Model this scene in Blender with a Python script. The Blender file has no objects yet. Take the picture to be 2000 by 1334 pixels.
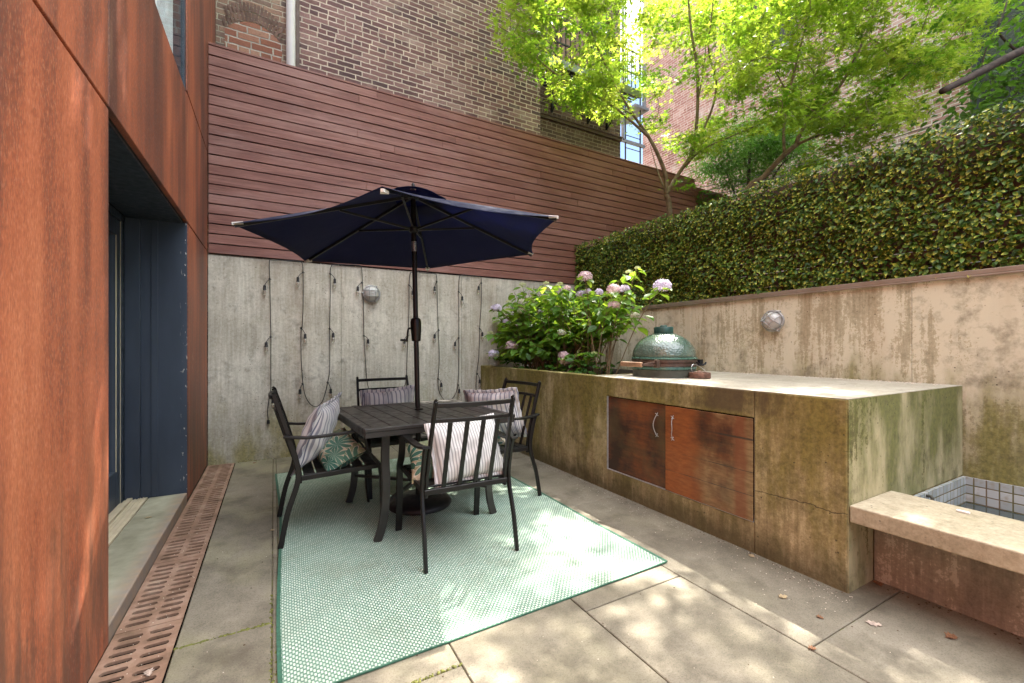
import bpy, bmesh, math, random
import numpy as np
from mathutils import Vector, Matrix

SC = bpy.context.scene
COL = SC.collection
rnd = random.Random(7)
rng = np.random.default_rng(11)
R = math.radians

# ------------------------------------------------------------------ camera
FPX, YAW, HOR, CAMH = 840.0, R(29.0), 676.0, 1.2
SY, CY = math.sin(YAW), math.cos(YAW)
cam = bpy.data.cameras.new('camera'); cam_o = bpy.data.objects.new('camera', cam); COL.objects.link(cam_o)
cam_o.location = (0, 0, CAMH); cam_o.rotation_euler = (R(90), 0, -YAW)
cam.sensor_width = 36; cam.lens = 36 * FPX / 2000; cam.shift_y = (HOR - 667) / 2000
cam.clip_start = 0.02; cam.clip_end = 800
SC.camera = cam_o

def wp(px, py, depth):
    """measured photo position and distance -> metres"""
    a = (px - 1000) / FPX; b = (HOR - py) / FPX
    return Vector(((SY + a * CY) * depth, (CY - a * SY) * depth, CAMH + b * depth))
def on_y(px, py, y):
    a = (px - 1000) / FPX
    return wp(px, py, y / (CY - a * SY))
def on_x(px, py, x):
    a = (px - 1000) / FPX
    return wp(px, py, x / (SY + a * CY))
def on_z(px, py, z):
    return wp(px, py, (CAMH - z) * FPX / (py - HOR))

# ------------------------------------------------------------------ light
SUN = Vector((0.5, 0.33, 1.0)).normalized()
w = bpy.data.worlds.new("World"); SC.world = w; w.use_nodes = True
nt = w.node_tree; nt.nodes.clear()
sk = nt.nodes.new('ShaderNodeTexSky'); sk.sky_type = 'NISHITA'; sk.sun_disc = False
sk.sun_elevation = math.asin(SUN.z); sk.sun_rotation = math.atan2(SUN.x, SUN.y)
sk.air_density = 1.0; sk.dust_density = .8; sk.ozone_density = 1.0
bg = nt.nodes.new('ShaderNodeBackground'); bg.inputs[1].default_value = 0.15
ow = nt.nodes.new('ShaderNodeOutputWorld')
hs = nt.nodes.new('ShaderNodeHueSaturation'); hs.inputs['Saturation'].default_value = .36; hs.inputs['Value'].default_value = 1.0
nt.links.new(sk.outputs[0], hs.inputs['Color']); tc_ = nt.nodes.new('ShaderNodeTexCoord'); sx_ = nt.nodes.new('ShaderNodeSeparateXYZ'); nt.links.new(tc_.outputs[0], sx_.inputs[0])
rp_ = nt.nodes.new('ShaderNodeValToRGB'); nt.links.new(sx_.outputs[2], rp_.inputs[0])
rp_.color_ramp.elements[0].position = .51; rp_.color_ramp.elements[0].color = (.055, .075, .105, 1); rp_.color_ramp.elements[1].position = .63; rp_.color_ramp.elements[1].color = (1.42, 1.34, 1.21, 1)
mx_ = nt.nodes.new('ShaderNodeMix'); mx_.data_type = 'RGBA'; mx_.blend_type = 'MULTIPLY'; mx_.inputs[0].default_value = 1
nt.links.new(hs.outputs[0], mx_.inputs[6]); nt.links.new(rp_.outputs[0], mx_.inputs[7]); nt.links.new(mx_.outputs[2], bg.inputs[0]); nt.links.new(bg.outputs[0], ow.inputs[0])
sl = bpy.data.lights.new('sun', 'SUN'); sl.energy = 2.0; sl.angle = R(0.6); sl.color = (1.0, 0.93, 0.82)
so = bpy.data.objects.new('sun', sl); COL.objects.link(so); so.location = (6, 4, 14)
so.rotation_euler = SUN.to_track_quat('Z', 'Y').to_euler()
vs = SC.view_settings; SC.display_settings.display_device = 'sRGB'
vs.view_transform = 'Standard'; vs.look = 'None'; vs.exposure = 3.95; vs.gamma = 1; vs.use_curve_mapping = False
SC.cycles.max_bounces = 10; SC.cycles.diffuse_bounces = 6; SC.cycles.transmission_bounces = 6
SC.cycles.use_denoising = True
SC.cycles.sample_clamp_indirect = 6

# ------------------------------------------------------------------ node helpers
class T:
    def __init__(s, name):
        s.m = bpy.data.materials.new(name); s.m.use_nodes = True
        s.t = s.m.node_tree; s.t.nodes.clear()
        s.out = s.t.nodes.new('ShaderNodeOutputMaterial')
        s._pos = s._obj = None
    def n(s, typ, ins=None, out=0, **pr):
        nd = s.t.nodes.new('ShaderNode' + typ)
        for k, v in pr.items(): setattr(nd, k, v)
        for k, v in (ins or {}).items():
            sock = nd.inputs[k]
            if isinstance(v, bpy.types.NodeSocket): s.t.links.new(v, sock)
            else:
                if sock.type == 'RGBA' and len(v) == 3: v = (*v, 1)
                sock.default_value = v
        return nd.outputs[out]
    @property
    def pos(s):
        if s._pos is None: s._pos = s.n('NewGeometry')
        return s._pos
    @property
    def obj(s):
        if s._obj is None: s._obj = s.n('TexCoord', out=3)
        return s._obj
    def uv(s): return s.n('TexCoord', out=2)
    def scale(s, v, sc): return s.n('VectorMath', {0: v, 1: sc}, operation='MULTIPLY')
    def noise(s, v, sc=5, det=4, ro=.55, dist=0, out=0):
        return s.n('TexNoise', {'Vector': v, 'Scale': sc, 'Detail': det, 'Roughness': ro, 'Distortion': dist}, out)
    def m2(s, op, a, b=0.0, c=0.0, clamp=False):
        return s.n('Math', {0: a, 1: b, 2: c}, operation=op, use_clamp=clamp)
    def mr(s, x, a, b, c=0.0, d=1.0, smooth=False):
        return s.n('MapRange', {0: x, 1: a, 2: b, 3: c, 4: d}, clamp=True, interpolation_type='SMOOTHSTEP' if smooth else 'LINEAR')
    def ramp(s, f, stops, const=False):
        nd = s.t.nodes.new('ShaderNodeValToRGB'); s.t.links.new(f, nd.inputs[0])
        cr = nd.color_ramp; cr.interpolation = 'CONSTANT' if const else 'LINEAR'
        while len(cr.elements) < len(stops): cr.elements.new(.5)
        for e, (p, c) in zip(cr.elements, stops): e.position = p; e.color = (*c, 1)
        return nd.outputs[0]
    def mix(s, f, a, b, mode='MIX'):
        nd = s.t.nodes.new('ShaderNodeMix'); nd.data_type = 'RGBA'; nd.blend_type = mode
        for i, v in ((0, f), (6, a), (7, b)):
            if isinstance(v, bpy.types.NodeSocket): s.t.links.new(v, nd.inputs[i])
            else: nd.inputs[i].default_value = v if i == 0 else (*v, 1)
        return nd.outputs[2]
    def xyz(s, v):
        nd = s.t.nodes.new('ShaderNodeSeparateXYZ'); s.t.links.new(v, nd.inputs[0]); return nd.outputs
    def comb(s, x, y, z=0.0): return s.n('CombineXYZ', {0: x, 1: y, 2: z})
    def attr(s, name, out=0): return s.n('Attribute', out=out, attribute_name=name)
    def bump(s, h, st=.3, d=.01, nrm=None):
        i = {'Height': h, 'Strength': st, 'Distance': d}
        if nrm is not None: i['Normal'] = nrm
        return s.n('Bump', i)
    def bsdf(s, col, ro=.7, nrm=None, metal=0., spec=.5, **ex):
        i = {'Base Color': col, 'Roughness': ro, 'Metallic': metal, 'Specular IOR Level': spec}
        if nrm is not None: i['Normal'] = nrm
        i.update(ex)
        o = s.n('BsdfPrincipled', i); return o
    def done(s, sh): s.t.links.new(sh, s.out.inputs[0]); return s.m

def flat(name, col, ro=.6, metal=0., var=.25, sc=9, spec=.5, bump=.05):
    t = T(name); f = t.noise(t.obj, sc, 5)
    c = t.mix(t.mr(f, .3, .7), tuple(x * (1 - var) for x in col), tuple(min(1, x * (1 + var)) for x in col))
    r = t.mr(t.noise(t.obj, sc * 3, 3), .3, .7, max(.05, ro - .1), min(1, ro + .1))
    return t.done(t.bsdf(c, r, t.bump(t.noise(t.obj, sc * 12, 2), bump, .004) if bump else None, metal, spec))

M = {}
# --- corten steel
def corten(name, shift=0.0):
    t = T(name); p = t.pos
    st = t.noise(t.scale(p, (4.2, 4.2, .4)), 1.0, 4, .55)
    fine = t.noise(t.scale(p, (170, 170, 48)), 1.0, 4, .7)
    big = t.noise(t.scale(p, (1.3, 1.3, .8)), 1.0, 4)
    f = t.m2('ADD', t.m2('MULTIPLY', st, .80), t.m2('ADD', t.m2('MULTIPLY', fine, .46), t.m2('MULTIPLY', big, .42)))
    f = t.m2('ADD', f, -.335 + shift)
    c = t.ramp(f, [(.30, (.075, .027, .020)), (.44, (.20, .058, .030)), (.54, (.36, .098, .042)), (.67, (.48, .155, .070)), (.84, (.56, .28, .17))])
    dash = t.noise(t.scale(p, (190, 190, 55)), 1.0, 3, .65)
    c = t.mix(t.m2('MULTIPLY', t.mr(dash, .50, .66), .42), c, (.17, .050, .026))
    c = t.mix(t.m2('MULTIPLY', t.mr(dash, .46, .34), .30), c, (.60, .30, .18))
    z = t.xyz(p)[2]
    low = t.m2('MULTIPLY', t.mr(z, 1.05, .45), t.mr(t.noise(t.scale(p, (11, 11, 1.3)), 1.0, 5, .65), .40, .56))
    c = t.mix(t.m2('MULTIPLY', low, .75), c, (.11, .055, .036))
    run = t.mr(t.noise(t.scale(p, (16, 16, 1.1)), 1.0, 3), .66, .74)
    run = t.m2('MULTIPLY', run, t.mr(t.noise(t.scale(p, (2, 2, 1.5)), 1.0, 2), .5, .62))
    c = t.mix(t.m2('MULTIPLY', run, .35), c, (.48, .27, .15))
    sm_ = t.m2('MULTIPLY', t.mr(t.noise(t.scale(p, (9, 9, 5)), 1.0, 6, .75), .62, .74), t.mr(t.noise(p, 1.9, 2), .52, .62)); c = t.mix(t.m2('MULTIPLY', sm_, .55), c, (.58, .40, .30))
    sp = t.mr(t.noise(p, 130, 2), .75, .82)
    c = t.mix(t.m2('MULTIPLY', sp, .4), c, (.5, .38, .3))
    b = t.bump(fine, .12, .002)
    return t.done(t.bsdf(c, t.mr(fine, .3, .7, .46, .66), b, 0, .45))
M['corten'] = corten('weathered_corten', .015)
M['corten_dark'] = corten('weathered_corten_dark', -.085)

# --- concrete
def concrete(name, lo, mid, hi, moss=(.10, .12, .02), moss_low=0., moss_high=0., zr=(0, 1), moss_all=0., streak=.35, brown=0., grain=.3):
    t = T(name); p = t.pos; z = t.xyz(p)[2]
    gr = t.noise(t.scale(p, (45, 45, 3.0)), 1.0, 4, .6)
    st = t.noise(t.scale(p, (9, 9, .7)), 1.0, 5, .6)
    bl = t.noise(p, 1.7, 7, .62)
    fi = t.noise(p, 38, 5, .7)
    f = t.m2('ADD', t.m2('MULTIPLY', bl, .62), t.m2('ADD', t.m2('MULTIPLY', gr, grain), t.m2('MULTIPLY', st, streak)))
    fi2 = t.noise(p, 120, 3, .7)
    f = t.m2('ADD', f, t.m2('ADD', t.m2('MULTIPLY', fi, .34), t.m2('MULTIPLY', fi2, .22)))
    k = (.62 + grain + streak + .56) / 2
    c = t.ramp(f, [(k - .22, lo), (k - .01, mid), (k + .16, hi)])
    # rusty brown run-off
    if brown:
        bm = t.m2('MULTIPLY', t.mr(t.noise(t.scale(p, (3.2, 3.2, .35)), 1.0, 4), .5, .68), brown)
        c = t.mix(bm, c, (.23, .13, .055))
    h = t.mr(z, zr[0], zr[1])
    nm = t.noise(t.scale(p, (4.5, 4.5, 1.6)), 1.0, 6, .62)
    edge = t.m2('ADD', t.m2('MULTIPLY', t.m2('SUBTRACT', 1.0, h), moss_low), t.m2('MULTIPLY', h, moss_high))
    edge = t.m2('ADD', edge, moss_all)
    mm = t.mr(t.m2('ADD', nm, edge), .62, .98, smooth=True)
    mossc = t.mix(t.mr(fi, .35, .65), tuple(x * .65 for x in moss), tuple(x * 1.35 for x in moss))
    c = t.mix(t.m2('MULTIPLY', mm, .85), c, mossc)
    dk = t.m2('MULTIPLY', t.mr(t.m2('ADD', t.noise(p, 8, 7, .72), t.m2('MULTIPLY', t.m2('SUBTRACT', bl, .5), .5)), .54, .74), .6)
    c = t.mix(dk, c, tuple(x * .45 for x in lo))
    pit = t.n('TexVoronoi', {'Vector': p, 'Scale': 26.0, 'Randomness': 1.0})
    pm = t.m2('MULTIPLY', t.mr(pit, .15, .08), t.mr(t.noise(p, 6, 2), .52, .6))
    c = t.mix(t.m2('MULTIPLY', pm, .8), c, (.035, .028, .02))
    if 'counter' in name:
        wob = t.m2('MULTIPLY', t.m2('SUBTRACT', t.noise(p, 7, 5, .65), .5), .06)
        crk = t.m2('MULTIPLY', t.mr(t.m2('ABSOLUTE', t.m2('SUBTRACT', t.m2('ADD', z, wob), .375)), .0035, .0012), t.mr(t.xyz(p)[1], 1.62, 1.45))
        c = t.mix(t.m2('MULTIPLY', crk, .85), c, (.04, .03, .018))
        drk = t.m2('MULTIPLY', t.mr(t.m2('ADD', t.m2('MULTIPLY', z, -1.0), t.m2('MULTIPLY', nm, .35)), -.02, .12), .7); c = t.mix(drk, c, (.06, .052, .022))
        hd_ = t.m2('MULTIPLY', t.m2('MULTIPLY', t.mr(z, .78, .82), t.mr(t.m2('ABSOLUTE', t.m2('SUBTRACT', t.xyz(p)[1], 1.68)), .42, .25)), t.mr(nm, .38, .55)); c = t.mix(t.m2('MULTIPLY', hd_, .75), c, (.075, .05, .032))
    hgt = t.m2('SUBTRACT', t.m2('ADD', t.m2('MULTIPLY', gr, .5), t.m2('MULTIPLY', fi, .6)), t.m2('MULTIPLY', pm, 1.5))
    return t.done(t.bsdf(c, .85, t.bump(hgt, .35, .006), 0, .3))
M['conc_back'] = concrete('board_formed_concrete', (.26, .237, .185), (.47, .44, .365), (.63, .60, .515), (.25, .22, .075), moss_low=.42, zr=(0, .8), grain=.30, streak=.28, brown=.22)
M['conc_right'] = concrete('stained_tan_concrete', (.20, .165, .098), (.41, .365, .25), (.55, .505, .375), (.15, .14, .03), moss_low=.5, zr=(.4, 1.4), brown=.32, streak=.5)
M['conc_counter'] = concrete('mossy_counter_concrete', (.115, .085, .040), (.325, .257, .135), (.50, .415, .24), (.145, .122, .024), moss_low=.16, moss_high=.36, zr=(0, .95), moss_all=.06, brown=.4)
M['conc_end'] = concrete('green_stained_concrete', (.12, .095, .045), (.27, .22, .11), (.42, .36, .21), (.080, .088, .014), moss_low=.06, moss_high=.22, zr=(.2, .95), moss_all=.19, streak=.8)
M['conc_top'] = concrete('weathered_slab_concrete', (.20, .17, .125), (.34, .305, .24), (.46, .42, .345), (.22, .18, .10), moss_all=-.02, grain=.1, streak=.1)
M['conc_bench'] = concrete('bench_concrete', (.20, .165, .10), (.40, .345, .24), (.52, .46, .35), (.19, .175, .05), moss_all=.1, grain=.1, streak=.1)
M['conc_low'] = concrete('brown_low_concrete', (.16, .137, .10), (.29, .255, .19), (.42, .38, .295), (.16, .13, .05), moss_low=.1, zr=(0, .5), brown=0., streak=.5)

# --- paving stone
t = T('bluestone_paving'); p = t.pos
cl = t.attr('shade', 2)
bl = t.noise(p, 1.6, 8, .65); fi = t.noise(p, 70, 4, .7); md = t.noise(p, 9, 6, .65)
f = t.m2('ADD', t.m2('MULTIPLY', bl, .6), t.m2('ADD', t.m2('MULTIPLY', md, .35), t.m2('MULTIPLY', fi, .22)))
f = t.m2('ADD', f, t.m2('MULTIPLY', t.m2('SUBTRACT', cl, .5), .16))
c = t.ramp(f, [(.42, (.078, .066, .045)), (.56, (.145, .126, .090)), (.72, (.225, .198, .148))])
gm = t.mr(t.noise(t.scale(p, (1.6, 1, 1)), 1.3, 5), .47, .68)
xx = t.xyz(p)[0]
gm = t.m2('MULTIPLY', gm, t.mr(xx, 1.4, .1, .25, .95))
c = t.mix(gm, c, t.mix(md, (.16, .15, .080), (.32, .295, .185)))
gr_ = t.noise(p, 160, 3, .7); c = t.mix(t.mr(gr_, .35, .68, 0, .55), c, t.mix(.5, c, (.26, .235, .185)))
c = t.mix(t.mr(gr_, .46, .34, 0, .5), c, (.06, .05, .035))
stn = t.m2('MULTIPLY', t.mr(t.noise(p, 3.4, 7, .7), .50, .66), .62); c = t.mix(stn, c, (.075, .062, .042))
sp = t.mr(t.noise(p, 55, 3), .69, .76)
c = t.mix(t.m2('MULTIPLY', sp, .5), c, (.06, .05, .035))
M['stone'] = t.done(t.bsdf(c, t.mr(md, .3, .7, .62, .85), t.bump(t.m2('ADD', t.m2('MULTIPLY', fi, .4), md), .25, .006), 0, .35))
t = T('mossy_joint_soil'); p = t.pos
c = t.ramp(t.noise(p, 22, 6), [(.35, (.05, .042, .028)), (.5, (.105, .088, .055)), (.62, (.085, .085, .02)), (.75, (.13, .14, .03))])
M['joint'] = t.done(t.bsdf(c, .95, t.bump(t.noise(p, 90, 4), .8, .01)))
t = T('grate_iron'); p = t.pos
f = t.noise(p, 7, 7, .65)
c = t.ramp(f, [(.32, (.14, .085, .052)), (.5, (.25, .15, .10)), (.62, (.31, .205, .145)), (.75, (.29, .24, .16))])
M['grate'] = t.done(t.bsdf(c, .7, t.bump(t.noise(p, 80, 4), .3, .004), .1, .4))
M['shade_black'] = flat('hollow_shade_black', (.004, .0035, .003), 1.0, bump=0, spec=0.0)  # near-black colour stands in for shade inside the drain and the cupboards
t = T('doorstep_stone'); p = t.pos
f = t.noise(p, 5, 7, .6); x_ = t.xyz(p)[0]
c = t.ramp(f, [(.35, (.19, .18, .12)), (.55, (.29, .28, .20)), (.72, (.39, .375, .275))])
rb = t.m2('MULTIPLY', t.mr(t.m2('ADD', x_, t.m2('MULTIPLY', f, .1)), -.62, -.53, 0, 1), .8)
c = t.mix(rb, c, t.mix(t.mr(t.noise(p, 13, 4), .4, .6), (.27, .17, .11), (.20, .15, .13)))
M['step'] = t.done(t.bsdf(c, .75, t.bump(t.noise(p, 60, 5), .2, .004)))
# --- fence boards
t = T('painted_fence_board'); p = t.pos
cl = t.attr('shade', 2)
off = t.n('VectorMath', {0: p, 1: t.comb(t.m2('MULTIPLY', cl, 37.0), 0.0, t.m2('MULTIPLY', cl, 11.0))}, operation='ADD')
g1 = t.noise(t.scale(off, (2.2, 2, 55)), 1.0, 5, .6, .8)
g2 = t.noise(t.scale(off, (1.3, 1, 9)), 1.0, 4)
f = t.m2('ADD', t.m2('MULTIPLY', g1, .62), t.m2('ADD', t.m2('MULTIPLY', g2, .5), t.m2('MULTIPLY', cl, .10)))
c = t.ramp(f, [(.32, (.105, .038, .028)), (.50, (.175, .066, .049)), (.62, (.23, .096, .072)), (.78, (.31, .150, .118))])
xx = t.xyz(p)[0]
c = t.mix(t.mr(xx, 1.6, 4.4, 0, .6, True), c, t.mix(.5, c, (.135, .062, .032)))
kn = t.mr(t.noise(t.scale(off, (7, 1, 22)), 1.0, 2), .70, .78)
c = t.mix(t.m2('MULTIPLY', kn, .6), c, (.055, .028, .026))
pl = t.mr(t.noise(t.scale(off, (2.2, 1, 30)), 1.0, 3), .64, .71)
pl = t.m2('MULTIPLY', pl, t.mr(t.noise(p, 1.4, 3), .46, .60))
c = t.mix(t.m2('MULTIPLY', pl, .5), c, (.42, .30, .26))
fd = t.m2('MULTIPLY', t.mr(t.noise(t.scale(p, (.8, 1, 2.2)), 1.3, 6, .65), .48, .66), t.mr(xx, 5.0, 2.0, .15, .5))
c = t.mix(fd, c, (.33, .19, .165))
gl_ = t.mr(t.noise(t.scale(off, (5, 3, 120)), 1.0, 4, .7), .52, .68); c = t.mix(t.m2('MULTIPLY', gl_, .45), c, (.075, .032, .027))
M['fence'] = t.done(t.bsdf(c, .55, t.bump(g1, .35, .004), 0, .45))
M['fence_gap_shade'] = flat('gap_shade_black', (.006, .004, .0035), .95)  # near-black colour stands in for the shade between the planks
# --- brick
def brick(name, axis, pal, mortar, bw=.213, rh=.0667, mw=.011, warp=.009, dirt=.4):
    t = T(name); p = t.pos
    wv = t.noise(p, 14, 3, .6, 0, 1)
    wv = t.scale(t.n('VectorMath', {0: wv, 1: (.5, .5, .5)}, operation='SUBTRACT'), (warp * 2,) * 3)
    q = t.n('VectorMath', {0: p, 1: wv}, operation='ADD')
    o = t.xyz(q); u = o[0] if axis == 'x' else o[1]; v = t.m2('DIVIDE', o[2], rh)
    row = t.m2('FLOOR', v); vf = t.m2('SUBTRACT', v, row)
    jit = t.n('TexWhiteNoise', {'W': row}, noise_dimensions='1D')
    uu = t.m2('ADD', t.m2('DIVIDE', u, bw), t.m2('ADD', t.m2('MULTIPLY', t.m2('MODULO', row, 2.0), .5), t.m2('MULTIPLY', jit, .22)))
    # header courses
    hd = t.m2('GREATER_THAN', t.n('TexWhiteNoise', {'W': t.m2('ADD', row, 77.3)}, noise_dimensions='1D'), .90)
    uu = t.m2('MULTIPLY', uu, t.m2('ADD', 1.0, hd))
    col = t.m2('FLOOR', uu); uf = t.m2('SUBTRACT', uu, col)
    bwl = t.m2('DIVIDE', bw, t.m2('ADD', 1.0, hd))
    du = t.m2('MULTIPLY', t.m2('MINIMUM', uf, t.m2('SUBTRACT', 1.0, uf)), bwl)
    dv = t.m2('MULTIPLY', t.m2('MINIMUM', vf, t.m2('SUBTRACT', 1.0, vf)), rh)
    d = t.m2('MINIMUM', du, dv)
    mk = t.mr(d, mw * .38, mw * .75)
    wn = t.n('TexWhiteNoise', {'Vector': t.comb(col, row)}, noise_dimensions='2D')
    big = t.noise(p, .9, 4)
    f = t.m2('ADD', t.m2('MULTIPLY', wn, .72), t.m2('MULTIPLY', t.m2('SUBTRACT', big, .36), 1.0))
    bc = t.ramp(f, [(i / (len(pal) - 1), c) for i, c in enumerate(pal)])
    fn = t.noise(p, 60, 4, .7)
    bc = t.mix(t.m2('MULTIPLY', t.mr(fn, .45, .75), .45), bc, tuple(x * .45 for x in pal[0]))
    pale = t.m2('MULTIPLY', t.mr(t.noise(p, 2.3, 5), .56, .72), dirt)
    bc = t.mix(pale, bc, tuple(x * .75 for x in mortar))
    mc = t.mix(t.mr(t.noise(p, 4, 5), .35, .7), tuple(x * .62 for x in mortar), mortar)
    c = t.mix(mk, mc, bc)
    hg = t.m2('ADD', mk, t.m2('MULTIPLY', fn, .3))
    return t.done(t.bsdf(c, .88, t.bump(hg, .6, .01), 0, .25))
BP = [(.072, .048, .052), (.135, .078, .078), (.18, .098, .093), (.245, .145, .135), (.33, .225, .20)]
M['brick'] = brick('old_dark_brick', 'x', BP, (.64, .54, .45), mw=.0125)
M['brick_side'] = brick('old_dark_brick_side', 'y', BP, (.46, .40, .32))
M['brick_tan'] = brick('tan_soot_brick', 'x', [(.10, .08, .07), (.20, .13, .10), (.30, .19, .135), (.34, .24, .17)], (.47, .42, .32))
M['brick_red'] = brick('red_infill_brick', 'x', [(.20, .085, .058), (.28, .12, .08), (.34, .18, .125), (.42, .31, .23)], (.50, .46, .40), bw=.23, rh=.085, mw=.014)
M['brick_recess'] = brick('brown_wing_brick', 'x', [(.07, .05, .042), (.12, .078, .06), (.155, .10, .078), (.19, .13, .10)], (.36, .29, .22))  # wing brick in a darker, browner palette than the main wall
M['brick_right'] = brick('neighbour_red_brick', 'y', [(.25, .13, .11), (.36, .19, .165), (.44, .27, .24), (.52, .37, .34)], (.74, .70, .65), dirt=.6)  # pale brick tone is in the colour; this wall faces away from the sun
# --- rug
t = T('woven_rug'); o = t.xyz(t.uv())   # metres
rh, cw = .0235, .0105
wob = t.m2('MULTIPLY', t.m2('SUBTRACT', t.noise(t.uv(), 9, 2), .5), .012)
u = t.m2('DIVIDE', t.m2('ADD', o[0], wob), cw); cu = t.m2('FLOOR', u); uf = t.m2('SUBTRACT', u, cu)
v = t.m2('ADD', t.m2('DIVIDE', t.m2('ADD', o[1], wob), rh), t.m2('MULTIPLY', t.m2('MODULO', cu, 2.0), .5)); cv = t.m2('FLOOR', v); vf = t.m2('SUBTRACT', v, cv)
du = t.m2('ABSOLUTE', t.m2('SUBTRACT', uf, .5)); dv = t.m2('ABSOLUTE', t.m2('SUBTRACT', vf, .5))
dirt = t.noise(t.uv(), 2.3, 6, .65)
mk = t.m2('MULTIPLY', t.mr(du, .44, .28), t.mr(dv, .36, .26))
wn = t.n('TexWhiteNoise', {'Vector': t.comb(cu, cv)}, noise_dimensions='2D')
patch = t.noise(t.uv(), 1.6, 4)
gc = t.mix(t.mr(patch, .35, .65), (.080, .160, .112), (.12, .22, .16))
wc = t.mix(wn, (.39, .48, .40), (.54, .60, .51))
c = t.mix(mk, gc, wc); c = t.mix(t.mr(dirt, .5, .72, 0, .45), c, (.17, .19, .125))
hgt = t.m2('ADD', mk, t.m2('MULTIPLY', t.mr(du, .5, .0), .4))
M['rug'] = t.done(t.bsdf(c, .8, t.bump(hgt, .5, .004), 0, .3))
M['rug_edge'] = flat('green_rug_binding', (.03, .10, .062), .8, sc=60)
# --- metals, plastics
M['chair'] = flat('charcoal_powder_coat', (.011, .0098, .0085), .42, .1, .2, 5, .3, .03)
M['table'] = flat('charcoal_table_coat', (.028, .025, .022), .42, .2, .25, 6, .5, .04)
M['black'] = flat('black_plastic', (.012, .012, .013), .45)
M['bronze'] = flat('bronze_pole', (.016, .014, .013), .35, .5, .15)
M['steel'] = flat('bright_steel', (.62, .61, .58), .32, 1.0, .2, 20)
M['grey_metal'] = flat('grey_lamp_metal', (.42, .42, .41), .45, .55, .3, 20)
M['white_pl'] = flat('white_fabric_tag', (.75, .74, .70), .7)
M['cream'] = flat('cream_threshold', (.50, .43, .30), .5, 0, .15, 6)
t = T('slate_blue_paint'); p = t.pos
st = t.noise(t.scale(p, (3, 3, .8)), 1.0, 5)
c = t.ramp(st, [(.3, (.024, .032, .048)), (.55, (.040, .053, .076)), (.75, (.066, .082, .11))])
chip = t.m2('MULTIPLY', t.mr(t.noise(t.scale(p, (60, 60, 22)), 1.0, 3), .645, .67), t.mr(t.xyz(p)[0], -.63, -.598))
c = t.mix(chip, c, (.62, .58, .5))
M['slate'] = t.done(t.bsdf(c, .42, None, 0, .5))
M['slate_dark'] = flat('dark_slate_paint', (.030, .040, .055), .4)
M['flash'] = flat('brown_flashing', (.085, .05, .035), .6)
M['pipe'] = flat('grey_white_pipe', (.56, .55, .55), .5, 0, .1, 3)
M['iron'] = flat('black_iron', (.014, .014, .016), .5, .4)
M['iron_grey'] = flat('grey_iron_edge', (.20, .22, .25), .5, .3)
t = T('smooth_glass')
M['glass'] = t.done(t.bsdf((.9, .95, .95), .02, None, 0, .5, **{'Transmission Weight': 1.0, 'IOR': 1.45}))
t = T('door_glass')
tr = t.n('BsdfTransparent', {0: (.55, .62, .6, 1)}); gl = t.n('BsdfGlossy', {0: (1, 1, 1, 1), 1: .02})
fr = t.n('LayerWeight', {0: .45}, 1)
M['pane'] = t.done(t.n('MixShader', {0: t.mr(fr, 0, 1, .08, .9), 1: tr, 2: gl}))
t = T('frosted_lamp_glass')
M['frost'] = t.done(t.bsdf(t.mix(t.mr(t.noise(t.obj, 14, 4), .4, .7), (.62, .61, .57), (.72, .72, .69)), .3, None, 0, .5, **{'Transmission Weight': .35}))
t = T('clear_bulb_glass')
tr = t.n('BsdfTransparent', {0: (.93, .90, .84, 1)}); gl = t.n('BsdfGlossy', {0: (1, 1, 1, 1), 1: .03})
M['bulb'] = t.done(t.n('MixShader', {0: t.mr(t.n('LayerWeight', {0: .5}, 0), 0, 1, .12, .8), 1: tr, 2: gl}))
t = T('clear_window_glass')
tr = t.n('BsdfTransparent', {0: (.9, .94, .95, 1)}); gl = t.n('BsdfGlossy', {0: (1, 1, 1, 1), 1: .02})
M['pane_clear'] = t.done(t.n('MixShader', {0: t.mr(t.n('LayerWeight', {0: .45}, 1), 0, 1, .04, .22), 1: tr, 2: gl}))
M['filament'] = flat('amber_filament', (.55, .33, .12), .4, .5)
M['interior'] = flat('dim_interior', (.06, .055, .05), .9)
M['curtain'] = flat('white_curtain', (.80, .83, .84), .85)
# --- kamado
t = T('dimpled_green_ceramic'); v = t.n('TexVoronoi', {'Vector': t.obj, 'Scale': 62.0, 'Randomness': .85}, feature='SMOOTH_F1')
c = t.mix(t.mr(t.noise(t.obj, 8, 5), .35, .7), (.045, .080, .060), (.105, .145, .115))
M['ceramic'] = t.done(t.bsdf(c, .22, t.bump(t.mr(v, 0, .6, 1, 0), .55, .006), 0, .6, **{'Coat Weight': .4, 'Coat Roughness': .12}))
M['green_smooth'] = flat('smooth_green_ceramic', (.05, .11, .082), .3)
M['green_cap'] = flat('dark_green_cap', (.012, .052, .04), .5, 0, .3, 25)
M['kamado_base'] = flat('sooty_green_base', (.055, .058, .042), .6, 0, .45, 12)
M['rust'] = flat('rusty_iron', (.13, .065, .042), .8, .2, .5, 25, .4, .4)
M['band'] = flat('brown_steel_band', (.085, .055, .042), .5, .5, .4, 20)
M['wood'] = flat('weathered_handle_wood', (.27, .155, .085), .6, 0, .3, 30)
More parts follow.
